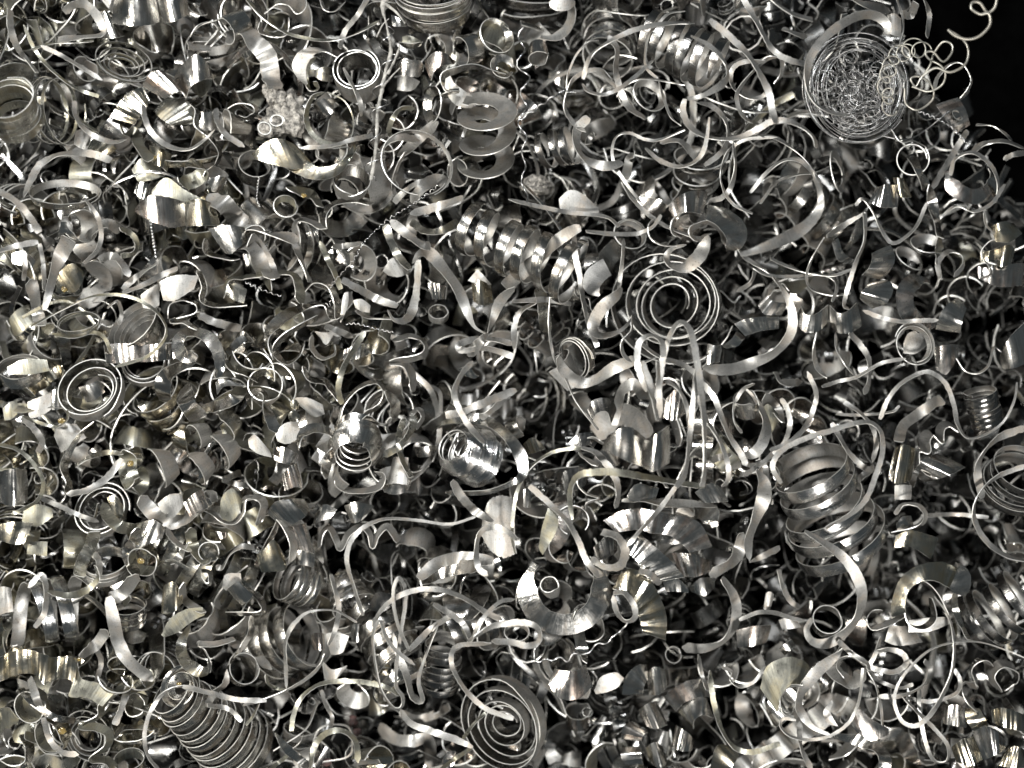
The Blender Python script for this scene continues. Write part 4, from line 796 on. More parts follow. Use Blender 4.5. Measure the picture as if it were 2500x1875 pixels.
r('N','pale',52,[(690,90),(730,240),(755,380),(730,520),(670,660)],330,25)
r('N','long',44,[(330,1020,24),(325,850),(320,650,50),(370,520,50),(480,410,30),(600,380,20),(740,390,18),(900,480,30)],360,25,L='thin loop with a bright upright side, bottom left of centre',LM='the thin bright-sided loop')
r('N','dark',30,[(640,730),(600,830),(500,930),(330,1030),(150,1100),(-20,1150)],340,45)
c('N','bright',290,640,-320,270,62,24,-60,1500,110,130,0,0,cam=0.15,L='wide blurred bright spring deep in the heap at the bottom left',LM='the deep blurred spring')
c('N','dark',1590,830,-130,150,70,84,0,2300,54,72,0,0,cam=0.1)
r('N','pale',62,[(1190,560,30),(1230,720),(1300,900,80),(1350,1080,90),(1430,1110,60),(1400,950,40),(1440,800,30),(1500,640,25),(1560,500,20)],350,35,L='narrow U-shaped strap with a bright inner side, beside the ribbed grey tube')
r('N','pale',60,[(1320,710),(1500,530),(1660,430)],450,12)
r('N','pale',60,[(1520,330),(1640,400),(1760,490),(1820,620)],560,20)
r('N','pale',40,[(1800,640),(1840,600),(1900,470),(2050,320),(2180,290)],600,25)
r('N','long',66,[(1990,630),(2150,640),(2290,670),(2370,640),(2380,560),(2330,500),(2200,480),(2000,510),(1850,600)],680,30,L='oval out-of-focus ribbon loop left of the bright cone near the bottom',LM='the blurred oval loop')
r('N','pale',52,[(1990,650),(1720,670),(1665,780),(1700,900),(1800,1050),(1950,1180),(2170,1260)],600,25,L='pale ribbon curving down from the blurred oval loop to the bottom spiral')
c('N','matte',2110,1290,-60,240,27,195,0,1900,120,24,64,0,wob=0.07,L='round ribbed spiral of dull rings at the bottom edge, left of centre',LM='the bottom spiral')
r('N','bright',110,[(1080,1320),(1200,1420),(1350,1440),(1480,1430),(1500,1680)],-420,10)
r('N','bright',80,[(1250,1220),(1400,1260),(1550,1220),(1650,1160)],-430,15)
r('N','gold',52,[(525,1660),(560,1480),(660,1375),(790,1360),(890,1450),(910,1620)],340,30)
r('N','matte',76,[(240,1380,20),(330,1500),(450,1600),(530,1680)],320,20)
r('N','gold',34,[(180,1680),(260,1620),(350,1550)],250,20)
r('N','gold',30,[(1760,1420),(1850,1300),(1945,1210)],300,25)
r('N','gold',36,[(1570,1680),(1700,1580),(1840,1490)],300,25)
q('N','matte',[(650,570),(740,560),(835,590)],[(690,740),(740,740),(790,720)],60,60,10)
q('N','brown',[(530,580),(570,560),(630,570)],[(550,700),(590,710),(640,700)],60,60,20)
q('N','matte',[(620,790),(700,860),(820,830)],[(640,940),(710,950),(780,890)],60,60,20)
c('N','bright',440,140,-60,200,55,150,0,1500,50,60,0,0,cam=0.2)
q('N','dark',[(990,360),(1060,240),(1180,250)],[(1020,380),(1100,400),(1200,330)],0,0,20)
r('N','matte',130,[(1430,170,60),(1540,80),(1700,40),(1900,20)],200,12)
q('N','brown',[(1590,1600),(1630,1530),(1700,1520)],[(1600,1650),(1660,1650),(1710,1590)],200,200,10)
r('N','oil',34,[(160,900),(180,970),(240,1010),(330,1030)],250,30)
r('N','gold',26,[(0,1310),(60,1240),(110,1130)],260,30)
q('N','bright',[(860,500),(900,490),(940,500)],[(860,630),(890,640),(930,630)],-100,-100,10)
r('N','pale',40,[(610,1030),(650,1150),(700,1250),(680,1350)],-100,20)
# --- bottom, right of centre
c('O','bright',425,200,300,300,10,95,140,405,190,0,0,-62,cam=0.0,n='cone_curl',wob=0.012,noun='cone curl',L='large gleaming cone flaring round a dark hole, bottom centre-right',LM='the large gleaming cone')
c('O','matte',312,195,400,72,38,120,0,360,110,0,0,0,L='small dark-mouthed tube end on the rim of the gleaming cone',LM='the small tube end')
q('O','gold',[(815,210),(900,70),(1030,60),(1150,180),(1230,350),(1255,480),(1245,625)],[(840,215),(880,230),(940,270),(985,330),(1015,400),(1040,470),(1055,560)],290,220,20,(4,22),L='golden pleated fan ending in a pointed corner, right of the gleaming cone',LM='the golden pleated fan')
r('O','long',60,[(820,240),(910,240),(985,340),(995,440),(920,470),(850,400),(818,260)],380,28,L='small bright oval band beside the golden fan',LM='the small oval band')
r('O','bright',60,[(1030,60),(1120,90),(1200,170)],350,15)
r('O','bright',90,[(1700,120),(1790,250),(1820,380),(1790,530),(1700,640),(1550,690),(1380,680)],20,25,L='broad blurred hoop round a dark hollow right of the golden fan',LM='the broad blurred hoop')
wire('O',[(210,660),(172,740),(215,792),(380,770),(450,790),(510,730),(610,735),(680,660),(780,640),(840,570),(900,540),(930,470)],7,450,zig=(120,8),L='shiny crinkled wire below the large gleaming cone',LM='the shiny crinkled wire',n='wavy_wire',noun='wavy wire')
q('O','brown',[(350,850),(430,875),(530,865),(595,820)],[(300,980),(370,1085),(470,1110),(570,1080),(650,990)],150,100,60,(1,14),L='bright bucket-shaped chip with a hot white stripe, bottom centre-right',LM='the bright bucket chip')
r('O','matte',100,[(520,380),(535,540),(570,700),(590,800,60)],260,20)
FL=[([(890,1060),(920,920),(1010,830),(1085,820)],[(1060,1070),(1070,1000),(1090,960),(1100,930)],'upper left'),
([(1100,880),(1160,840),(1260,870)],[(1110,1070),(1200,1060),(1270,980)],'top'),
([(1230,1080),(1330,1000),(1450,945),(1590,950)],[(1330,1200),(1400,1130),(1500,1090),(1610,1080)],'upper right'),
([(1350,1200),(1440,1110),(1560,1090),(1610,1200)],[(1470,1340),(1480,1270),(1550,1230),(1620,1250)],'right'),
([(1030,1190),(1090,1140),(1165,1115)],[(1090,1320),(1180,1340),(1255,1310)],'middle'),
([(885,1420),(900,1330),(970,1280)],[(1050,1440),(1060,1400),(1095,1370)],'left'),
([(890,1490),(885,1580),(940,1650)],[(1040,1490),(1050,1570),(1060,1640)],'lower left'),
([(1330,1315),(1420,1370),(1470,1430)],[(1295,1490),(1380,1525),(1450,1520)],'lower right'),
([(1080,1500),(1150,1450),(1210,1480)],[(1130,1630),(1200,1660),(1260,1620)],'bottom')]
for a_, b_, nm in FL:
    q('O','bright' if nm not in ('upper right','left') else 'brown',a_,b_,-190,-250,60,(1.5,14),L='blurred polished petal-shaped chip, %s of the ring of petals at lower right' % nm,LM='the %s petal' % nm if nm=='middle' else None)
r('O','gold',48,[(1600,870,26),(1610,960),(1640,1150),(1700,1350),(1800,1490),(1950,1530),(2170,1460)],320,30,L='thin yellowish ribbon hooking round the ring of petals to the right',LM='the yellowish hook by the petals')
q('O','brown',[(1820,540),(1950,510),(2100,500)],[(1830,680),(1960,670),(2060,640)],80,70,40)
q('O','pale',[(2060,240),(2090,230),(2120,250)],[(2040,370),(2060,390),(2090,370)],260,260,10)
r('O','dark',30,[(1700,840),(1780,880),(1770,950),(1850,1000),(1960,960),(2050,830)],160,50)
q('O','gold',[(1600,1680),(1660,1480),(1800,1490)],[(1720,1700),(1780,1650),(1840,1560)],60,30,40)
c('O','dark',1300,750,-120,65,25,60,0,400,60)
q('O','matte',[(665,1030),(720,920),(840,885),(905,930)],[(680,1060),(780,1040),(860,1000),(890,960)],-20,-20,10)
c('O','pale',40,570,320,95,50,90,0,500,40,0,0,10)
q('Q','olive',[(20,1010),(70,840),(220,760),(370,790),(440,880)],[(160,1210),(190,1080),(250,1000),(320,985),(390,980)],240,160,30,(2,10),L='large dull bell-shaped chip at lower right with fine lathe lines',LM='the large dull bell chip')
c('O','bright',640,540,100,95,30,90,0,380,70,0,0,30)
r('O','long',56,[(110,340),(200,450),(230,620)],300,20)
r('O','pale',40,[(1510,740),(1540,900),(1580,1030)],-60,15)
q('O','bright',[(1440,190),(1530,120),(1640,120)],[(1450,230),(1560,260),(1640,200)],0,0,20)
q('O','bright',[(1220,150),(1330,120),(1420,190)],[(1250,230),(1340,230),(1430,240)],240,230,15,(2,8))
# --- bottom right
r('Q','matte',92,[(1550,450),(1440,240),(1320,150),(1220,220),(1185,390),(1230,500),(1340,520),(1425,440),(1400,280)],380,78,hv=15,L='heart-shaped grey loop inside the large yellowish cone',LM='the grey heart-shaped loop')
r('Q','bright',70,[(1010,385),(920,395),(885,460),(930,525),(1040,495),(1190,420)],300,70)
q('Q','matte',[(1220,460),(1400,440),(1560,435)],[(1220,560),(1400,550),(1555,490)],240,240,10)
q('Q','matte',[(1070,500),(1150,510),(1225,510)],[(1030,635),(1150,670),(1335,640)],190,170,30,L='dull grey skirt-shaped chip under the large yellowish cone')
r('Q','long',112,[(380,-260,60),(560,-150,80),(700,-40,100),(800,100,115),(845,260,120),(810,430,125),(700,570,130),(560,650,110),(440,630,80),(395,540,60),(440,450,50)],480,18,L='large bright crescent ribbon hanging below the biggest shiny spring',LM='the large crescent below the spring')
r('Q','bright',34,[(870,830),(760,760),(670,780),(650,850),(700,930)],320,50)
r('Q','dark',130,[(720,560,20),(640,760,60),(600,850,140),(750,960,160),(870,880,100)],240,30)
r('Q','long',120,[(690,690,20),(610,770,90),(480,880,125),(370,1020,130),(330,1140,120),(370,1240,90),(450,1330,50),(600,1400,30)],460,20,L='bold S-shaped strap, white above and dark below, at lower right',LM='the bold S strap')
r('Q','pale',60,[(340,1280),(340,1430),(370,1540),(440,1680)],330,25)
r('Q','pale',34,[(310,1270),(210,1260),(185,1320),(260,1400),(420,1430),(580,1400),(720,1310),(800,1180),(840,1000),(850,850)],420,35)
r('Q','bright',30,[(370,990),(250,1000),(185,1090),(200,1200),(290,1250)],380,50)
r('Q','pale',54,[(650,630),(760,730),(880,810),(900,870)],400,15)
r('Q','pale',58,[(900,840),(1000,870),(1110,880),(1200,820),(1180,740),(1080,700),(970,710)],360,25,L='bright oval ribbon loop above the bottom edge at lower right',LM='the bright oval loop')
r('Q','dark',24,[(890,870),(960,1000),(1000,1180),(1010,1340)],330,40)
r('Q','pale',46,[(990,600),(960,720),(880,860),(840,920)],380,25)
r('Q','pale',40,[(900,880),(1000,960),(1150,1010),(1260,980)],300,30)
r('Q','long',60,[(1430,270,16),(1540,420,20),(1590,620,45),(1580,850,64),(1520,1020,64),(1420,1200,56),(1300,1310,50),(1180,1290,40),(1110,1150,34),(1130,1000,30),(1230,850,26),(1400,700,22),(1600,640,16),(1800,640,14),(2000,700,14),(2170,770,12)],460,25,L='tear-shaped loop of thin ribbon with a long tail to the right edge',LM='the tear-shaped loop')
r('Q','bright',46,[(1350,790),(1400,860),(1350,980),(1180,1070),(980,1080)],330,25)
r('Q','pale',42,[(1200,1090),(1400,1120),(1600,1060),(1640,950),(1590,860)],300,30)
r('Q','pale',42,[(1170,1080),(1300,1210),(1430,1340),(1540,1480),(1530,1600),(1430,1600),(1360,1450),(1310,1200),(1310,1000)],300,30,L='slim ribbon loop hanging to the bottom edge below the tear-shaped loop',LM='the slim hanging loop')
r('Q','matte',120,[(620,1400,40),(800,1430,100),(950,1480),(1030,1580),(1010,1720,80)],340,15)
q('Q','brown',[(740,1280),(810,1180),(920,1260),(1060,1340)],[(800,1370),(850,1400),(930,1440),(1060,1390)],260,250,15,L='rust-dusted grey shard with a torn edge, near the bottom at right',LM='the rust-dusted shard')
q('Q','matte',[(600,1110),(530,1200),(560,1300)],[(610,1130),(590,1210),(650,1320)],240,230,10)
r('Q','bright',150,[(1885,940),(1870,830),(1810,790),(1740,850),(1760,980)],120,78)
r('Q','bright',150,[(1770,1020),(1700,960),(1650,1000),(1680,1090),(1755,1165)],150,78)
r('Q','dark',150,[(1940,1020),(1895,900),(1970,820),(2080,850),(2085,940),(1990,1030)],110,78)
q('Q','bright',[(1520,1150),(1610,1145),(1690,1180)],[(1505,1300),(1600,1320),(1690,1330)],80,40,50,(2,14),L='left-most gilded fold of the big scalloped chip in the bottom right corner',LM='the gilded folds in the corner')
q('Q','gold',[(1670,1180),(1700,1290),(1760,1370)],[(1800,1180),(1850,1270),(1870,1340)],140,100,30)
q('Q','bright',[(1740,1370),(1870,1320),(2010,1440)],[(1840,1600),(1910,1560),(2000,1510)],170,130,60,(2,16))
q('Q','gold',[(1890,1190),(1990,1170),(2170,1230)],[(1900,1290),(2000,1330),(2170,1370)],180,150,50,(3,18))
q('Q','gold',[(1570,1490),(1650,1430),(1760,1400)],[(1610,1610),(1720,1640),(1840,1580)],100,70,50,(2,14))
q('Q','gold',[(2020,1500),(2090,1480),(2170,1520)],[(1960,1640),(2060,1660),(2170,1650)],120,90,50,(2,14))
c('Q','dark',1960,390,-80,250,64,38,0,1500,64,130,0,0,L='stack of dark oval hoops at the right edge near the bottom',LM='the dark oval hoops')
c('Q','dark',560,470,60,120,30,90,0,380,90)
q('Q','bright',[(170,690),(220,650),(270,615)],[(220,745),(260,710),(300,660)],200,200,15)
q('Q','pale',[(170,460),(240,440),(320,470)],[(200,540),(270,530),(350,520)],60,60,15)
r('Q','long',56,[(170,50),(200,180),(260,300),(340,360)],260,15)
r('Q','pale',46,[(-150,460),(0,400),(130,400),(260,440),(380,470)],280,20)
r('Q','olive',56,[(1590,240),(1600,360),(1640,480),(1710,620)],180,15)

# ---------------- things that are not plain shavings ----------------
def rough(name, c0, c1, sc, metallic=0.0, rg=0.7, bump=0.8, dist=0.0006):
    m = bpy.data.materials.new(name); t, N, L = nodes(m); b = N['Principled BSDF']; tc = N.new('ShaderNodeTexCoord')
    n = N.new('ShaderNodeTexNoise'); n.inputs['Scale'].default_value = sc; n.inputs['Detail'].default_value = 8; n.inputs['Roughness'].default_value = 0.75
    L.new(tc.outputs['Object'], n.inputs['Vector']); rp = N.new('ShaderNodeValToRGB'); rp.color_ramp.elements[0].position = 0.38; rp.color_ramp.elements[1].position = 0.62
    rp.color_ramp.elements[0].color = (*c0, 1); rp.color_ramp.elements[1].color = (*c1, 1); L.new(n.outputs['Fac'], rp.inputs[0]); L.new(rp.outputs[0], b.inputs['Base Color'])
    b.inputs['Roughness'].default_value = rg; b.inputs['Metallic'].default_value = metallic
    bp = N.new('ShaderNodeBump'); bp.inputs['Strength'].default_value = bump; bp.inputs['Distance'].default_value = dist; L.new(n.outputs['Fac'], bp.inputs['Height']); L.new(bp.outputs[0], b.inputs['Normal'])
    return m
M['slag'] = rough('pale_slag', (0.03, 0.028, 0.025), (0.36, 0.335, 0.295), 700, metallic=0.15, rg=0.5, bump=1.0, dist=0.0009)
M['rust'] = rough('rusty_crust', (0.012, 0.007, 0.006), (0.055, 0.024, 0.02), 500)
M['wood'] = rough('grey_brown_bark', (0.055, 0.052, 0.046), (0.27, 0.26, 0.235), 300, rg=0.65)
M['drop'] = rough('amber_oil', (0.20, 0.14, 0.05), (0.32, 0.24, 0.09), 120, rg=0.08, bump=0.1); M['drop'].node_tree.nodes['Principled BSDF'].inputs['Transmission Weight'].default_value = 0.6
def lump(reg, x, y, h, rx, ry, rz, mat, name, noun, cat, L, LM=None):
    k, j = 56, 34; th = np.linspace(0, 2 * np.pi, k, endpoint=False); ph = np.linspace(0.02, np.pi - 0.02, j)
    T_, PH = np.meshgrid(th, ph); D = np.stack([np.cos(T_) * np.sin(PH), np.sin(T_) * np.sin(PH), np.cos(PH)], -1)
    rad = np.ones(T_.shape)
    for f, a in ((2, .16), (4, .12), (8, .08), (15, .05), (27, .03)):
        w = rng.standard_normal((5, 3)) * f; p = rng.random(5) * 6.28
        for i in range(5): rad += a * 0.45 * np.sin(D @ w[i] + p[i])
    V = (D * rad[..., None] * np.array([rx, ry, rz])).reshape(-1, 3) + P3(reg, x, y, h)
    i, jj = np.meshgrid(np.arange(j - 1), np.arange(k), indexing='ij'); j2 = (jj + 1) % k
    F = np.stack([i * k + jj, (i + 1) * k + jj, (i + 1) * k + j2, i * k + j2], -1).reshape(-1, 4)
    return put(name, (V, F, np.zeros(len(F), int), V[:, :2] / 100), [M[mat]], mat, noun, cat, L, LM)
lump('B', 335, 945, 60, 150, 175, 110, 'slag', 'slag_lump', 'slag lump', 'slag', 'pale crusty grey lump of slag at the end of the wrinkled bright strip', 'the slag lump')
lump('B', 230, 760, 110, 80, 110, 70, 'slag', 'slag_lump', 'slag lump', 'slag', 'darker crust stuck on the end of the wrinkled bright strip')
lump('B', 200, 1040, 170, 110, 85, 60, 'slag', 'slag_lump', 'slag lump', 'slag', 'small crusty piece under two tiny rings, left of the slag lump')
lump('C', 200, 1500, -120, 120, 70, 60, 'slag', 'slag_lump', 'slag lump', 'slag', 'rough grey crumb low in the heap beside the long wavy wire')
lump('N', 870, 1270, -260, 34, 46, 34, 'rust', 'rust_lump', 'rust lump', 'rust', 'dark red crumb of rust deep in the heap at the bottom')
lump('N', 905, 1360, -280, 30, 34, 28, 'rust', 'rust_lump', 'rust lump', 'rust', 'small red crumb just under the dark red crumb at the bottom')
lump('N', 650, 1610, -250, 44, 30, 26, 'rust', 'rust_lump', 'rust lump', 'rust', 'red-brown crumb inside the yellowish ring at the bottom edge')
# the twig-like splinter: stalk, side stubs, hair-thin curls round it
def kid(name, g, mat, parent):
    V, F, MT, UV = g; V = V * U - np.array(parent.location)
    me = mk_mesh(name, (V, F, MT, UV), [M[mat]]); o = bpy.data.objects.new(name, me); COL.objects.link(o); o.parent = parent; return o
e = bpy.data.objects.new('wood_splinter', None); COL.objects.link(e); e.location = Vector(P3('B', 1020, 1450, 200) * U)
sp = [(1150, -30), (1110, 60), (1140, 200), (1175, 400), (1140, 560), (1105, 720), (1070, 900), (1060, 1100), (1045, 1280), (1015, 1460)]
C = catmull([P3('B', x, y, 300 - i * 8) for i, (x, y) in enumerate(sp)], 14); k = len(C)
rr = np.interp(np.linspace(0, 1, k), [0, .08, .2, .4, .8, 1], [16, 26, 8, 18, 13, 16]) * (1 + 0.13 * rng.standard_normal(k))
kid('stalk', tube(C, rr, 10), 'wood', e)
for pts, r0 in (([(1150, 600), (1200, 500), (1240, 400), (1245, 360)], 22), ([(1120, 690), (1190, 610), (1250, 550)], 18), ([(1130, 30), (1220, 100), (1290, 190)], 26), ([(1060, 300), (1110, 200), (1160, 150)], 14)):
    D = catmull([P3('B', x, y, 310) for x, y in pts], 8); kid('stub', tube(D, np.linspace(r0 * .55, r0 * 0.25, len(D)) * (1 + 0.12 * rng.standard_normal(len(D))), 8), 'wood', e)
t = np.linspace(0, 1, 420); ci = np.stack([np.interp(t, np.linspace(0, 1, k), C[:, i]) for i in range(3)], 1)
rad = 62 + 26 * np.sin(t * 23); ci += np.stack([np.cos(t * 50) * rad, 0 * t, np.sin(t * 50) * rad * 0.8], 1)
kid('curled_fibre', tube(ci[90:], 4.5, 5), 'wire', e)
THINGS.append(dict(o=e, tone='wood', noun='wood splinter', cat='splinter', p=tuple(P3('B', 1080, 750, 0)[:2]), size=1500, L='greyish twig-like splinter wrapped in a hair-thin curl, standing upright at the top', LM='the wood splinter', group=None))
# the bird's-nest of fine wire
parts = []
cx0, cy0 = 800, 690
for i in range(24):      # hoops of the bowl
    rr_ = random.uniform(300, 455); a0 = random.uniform(0, 6.28); a1 = a0 + random.uniform(3.4, 6.2); a = np.linspace(a0, a1, 60)
    ex = random.uniform(0.86, 1.0); tz = random.uniform(-0.22, 0.22); X = cx0 + 10 + rr_ * ex * np.cos(a) + random.uniform(-12, 12); Y = cy0 + 20 - rr_ * np.sin(a) * 1.0
    Hh = 150 + random.uniform(-200, 170) + tz * rr_ * np.cos(a - a0)
    parts.append(tube(np.array([P3('D', x, y, hh) for x, y, hh in zip(X, Y, Hh)]), random.uniform(2.6, 4.0), 4))
for i in range(150):     # scribble inside
    n_ = random.randint(5, 10); rr_ = random.uniform(0, 300); aa = random.uniform(0, 6.28); px, py = cx0 + rr_ * math.cos(aa), cy0 + 60 + rr_ * math.sin(aa); pts = []
    ang = random.uniform(0, 6.28); cur = random.choice([-1, 1]) * random.uniform(0.5, 1.3); hh = random.uniform(-120, 260)
    for _ in range(n_):
        pts.append(P3('D', px, py, hh)); px += 62 * math.cos(ang); py += 62 * math.sin(ang); ang += cur + random.uniform(-.35, .35); hh += random.uniform(-35, 35)
        d = math.hypot(px - cx0, py - cy0); 
        if d > 380: px = cx0 + (px - cx0) * 370 / d; py = cy0 + (py - cy0) * 370 / d
    parts.append(tube(catmull(pts, 6), random.uniform(2.4, 4.2), 4))
put('wire_nest', merge(parts), [M['wire']], 'wire', 'wire nest', 'wire nest', "bird's nest ball of fine tangled wire in the top right", 'the wire nest')
# oil drops lying on the oily chips at the left
for reg, x, y, h, s_ in (('I', 1060, 770, 300, 26), ('I', 1140, 1560, 320, 24), ('M', 500, 1360, 300, 30), ('E', 520, 850, 240, 22), ('E', 1590, 230, 310, 26), ('A', 1260, 1280, 290, 24), ('M', 1450, 980, 350, 18), ('M', 640, 780, 380, 14), ('I', 500, 420, 230, 26), ('F', 470, 90, 260, 20)):
    lump(reg, x, y, h, s_, s_ * 0.8, s_ * 0.35, 'drop', 'oil_drop', 'amber oil drop', 'oil drop', None)

# ---------------- the bin floor and the dark mass of small shavings under the top layer ----------------
def slab(name, x0, x1, y0, y1, z0, z1, mat):
    v = [(x, y, z) for z in (z0, z1) for y in (y0, y1) for x in (x0, x1)]; v = [tuple(c_ * U for c_ in p) for p in v]
    f = [(0, 2, 3, 1), (4, 5, 7, 6), (0, 1, 5, 4), (2, 6, 7, 3), (0, 4, 6, 2), (1, 3, 7, 5)]
    me = bpy.data.meshes.new(name); me.from_pydata(v, [], f); me.materials.append(mat); o = bpy.data.objects.new(name, me); COL.objects.link(o); o['kind'] = 'structure'; return o
binm = rough('black_oily_bin', (0.0004, 0.0004, 0.0004), (0.001, 0.001, 0.001), 60, rg=0.9, bump=0.2)
binm.node_tree.nodes['Principled BSDF'].inputs['Specular IOR Level'].default_value = 0.0; binm.node_tree.nodes['Principled BSDF'].inputs['Roughness'].default_value = 1.0
slab('bin_floor', -7500, 9000, -6500, 6500, -1900, -1800, binm)
PITS = [(1180, 900, 110), (700, 590, 70), (2130, 620, 110), (1640, 1580, 90), (2330, 980, 100), (330, 570, 40), (350, 1180, 60), (1270, 980, 70), (2010, 810, 80), (2250, 1500, 120), (1960, 1500, 80), (1840, 840, 70), (1250, 560, 60), (1300, 110, 90), (1440, 330, 90), (2260, 1330, 120), (1080, 600, 60), (600, 700, 50), (2420, 1560, 90)]
def surf(u, v):
    """height of the heap surface (units) at photo position u, v"""
    z = -60.0
    for a, b, s_ in PITS: z -= 420 * math.exp(-((u - a) ** 2 + (v - b) ** 2) / (2 * s_ * s_))
    z -= 150 * max(0, min(1, (u - 900) / 1300))
    e_ = (u - 2230) * 0.80 - (v - 40) * 0.62       # the heap drops away at the top right corner
    if e_ > -60: z -= (e_ + 60) * 6
    return z
def inside(u, v): return not ((u - 2150) * 0.80 - (v - 30) * 0.52 > 0)
def uv2p(u, v, h): s = (HC - h) / HC; return np.array([(u * ZF - 4148) * s, (3111 - v * ZF) * s, h])
def rot(V, e): return V @ np.array(Matrix.Rotation(e[2], 3, 'Z') @ Matrix.Rotation(e[1], 3, 'Y') @ Matrix.Rotation(e[0], 3, 'X')).T

# prototypes (layout units, centred)
def p_curl():
    t_ = random.random(); Rr = random.uniform(80, 145)
    return coil_geo(Rr, 0, random.uniform(190, 420), random.uniform(110, 190), random.uniform(-30, 60), random.uniform(-30, 30), random.uniform(-12, 30), 8, 0.05, 0.08, 13)
def p_fan():
    if random.random() < 0.5: g = coil_geo(random.uniform(70, 115), 0, random.uniform(150, 340), random.uniform(110, 165), random.uniform(-10, 50), random.uniform(-30, 30), random.choice([-1, 1]) * random.uniform(18, 42), 8, 0.0, 0.03, 26)
    else: g = coil_geo(random.uniform(120, 200), 0, random.uniform(130, 300), random.uniform(120, 180), random.uniform(0, 70), random.uniform(-40, 40), random.choice([-1, -1, 1]) * random.uniform(45, 74), 8, 0.0, 0.02, 26)
    return g
def p_scal():
    m = random.randint(3, 5); lob = random.uniform(75, 120); w = random.uniform(130, 220); bend = random.uniform(-0.5, 0.5); pts = []; x, y, a = 0, 0, 0
    for i in range(m):
        for s_ in np.linspace(0, math.pi * 1.15, 9)[:-1]:
            lx = lob * (0.9 * s_ / math.pi * 2 - 0.55 * math.sin(2 * s_) * 0.5); ly = lob * math.sin(s_)
            pts.append((x + lx * math.cos(a) - ly * math.sin(a), y + lx * math.sin(a) + ly * math.cos(a)))
        x, y = pts[-1]; a += bend
    P = catmull(np.array(pts), 3); n_ = len(P); C_ = np.stack([P[:, 0], P[:, 1], np.linspace(0, 60, n_)], 1); C_ -= C_.mean(0)
    T = norm(np.gradient(C_, axis=0)); out = np.stack([-T[:, 1], T[:, 0], 0 * T[:, 0]], 1)
    f = R(random.uniform(5, 28)); Wd = norm(np.array([0, 0, 1.0]) * math.cos(f) + out * math.sin(f))
    return sheet(C_, Wd * w / 2, 8, 4, 0.03, 0.015)
def p_coil(): 
    return coil_geo(random.uniform(110, 230), 0, random.uniform(900, 2200), random.uniform(44, 95), random.uniform(60, 130), random.uniform(-25, 25), random.uniform(-10, 25), 8, 0.12, 0.04, 13)
def p_loop():
    m = random.randint(5, 9); pts = []; x = np.zeros(3); a = 0; cur = random.choice([-1, 1]) * random.uniform(0.45, 0.95)
    for i in range(m):
        pts.append(x.copy()); st = random.uniform(110, 240); x = x + np.array([math.cos(a) * st, math.sin(a) * st, random.uniform(-60, 60)]); a += cur + random.uniform(-.3, .3)
    C_ = catmull(pts, 8); C_ -= C_.mean(0); T = norm(np.gradient(C_, axis=0)); W0 = norm(np.stack([T[:, 1], -T[:, 0], 0 * T[:, 0]], 1)); B = np.cross(W0, T)
    a_ = random.uniform(0, 3) + np.linspace(0, random.uniform(-2.5, 2.5), len(C_)); w = random.uniform(12, 50)
    return sheet(C_, (np.cos(a_)[:, None] * W0 + np.sin(a_)[:, None] * B) * w / 2, 8, 3, 0.15, 0.05)
KINDS = dict(curl=(p_curl, 'curled_chip', 'curled chip', 'metal curl', ['matte', 'bright', 'matte', 'matte', 'bright', 'dark', 'brown', 'olive', 'oil', 'matte'], 'small curled chips in the heap'),
             fan=(p_fan, 'fan_chip', 'fan chip', 'metal chip', ['bright', 'brown', 'gold', 'bright', 'dark', 'matte'], 'fan-shaped chips in the heap'),
             scal=(p_scal, 'scalloped_chip', 'scalloped chip', 'metal chip', ['bright', 'gold', 'brown', 'dark', 'matte'], 'scalloped chips in the heap'),
             coil=(p_coil, 'coil', 'small coil', 'metal coil', ['bright', 'dark', 'long', 'matte', 'pale'], 'small coils in the heap'),
             loop=(p_loop, 'thin_ribbon', 'thin ribbon', 'metal ribbon', ['pale', 'bright', 'oil', 'pale', 'brown', 'dark', 'long'], 'thin ribbons in the heap'))
WARM = {'matte': 'olive', 'bright': 'gold', 'pale': 'oil', 'dark': 'oil', 'brown': 'gold', 'long': 'long', 'oil': 'oil', 'olive': 'olive', 'gold': 'gold'}
protos = {k_: [] for k_ in KINDS}; meshes = {}
NP = dict(curl=16, fan=16, scal=9, coil=8, loop=14)
for k_, n_ in NP.items():
    for i in range(n_): g = KINDS[k_][0](); V = g[0] - (g[0].max(0) + g[0].min(0)) / 2; protos[k_].append((V, g[1], g[2], g[3]))
def mix_at(u, v):
    """share of each kind of chip at a place in the photo"""
    if u < 1000 and v > 500: m = dict(curl=.54, fan=.16, scal=.12, coil=.04, loop=.14)
    elif u < 650: m = dict(curl=.44, fan=.12, scal=.10, coil=.05, loop=.29)
    elif u < 1300: m = dict(curl=.48, fan=.16, scal=.10, coil=.06, loop=.20)
    elif v < 750: m = dict(curl=.34, fan=.12, scal=.08, coil=.12, loop=.34)
    else: m = dict(curl=.22, fan=.38, scal=.20, coil=.06, loop=.14)
    if 700 < u < 1350 and v > 1350: m = dict(curl=.38, fan=.10, scal=.08, coil=.12, loop=.32)
    return m
FILL = []; cnt = {k_: 0 for k_ in KINDS}; CAP = dict(curl=285, fan=190, scal=125, coil=40, loop=125)
def spots(n, mind, lo=-90, hiu=2590, hiv=1965):
    out = []; tries = 0
    while len(out) < n and tries < n * 60:
        tries += 1; u, v = random.uniform(lo, hiu), random.uniform(lo, hiv)
        if not inside(u, v): continue
        if all((u - a) ** 2 + (v - b) ** 2 > mind * mind for a, b in out[-400:]): out.append((u, v))
    return out
LOW = [((d['p'][0] + 4148) / ZF, (3111 - d['p'][1]) / ZF, d['size'] / ZF * 0.5 + 22, d['z']) for d in THINGS if d.get('z', 999) < 70 and d['size'] > 90]
def buried(u, v, h, k=1.0): return any((u - a) ** 2 + (v - b) ** 2 < (r_ * k) ** 2 and h > z_ - 170 for a, b, r_, z_ in LOW)
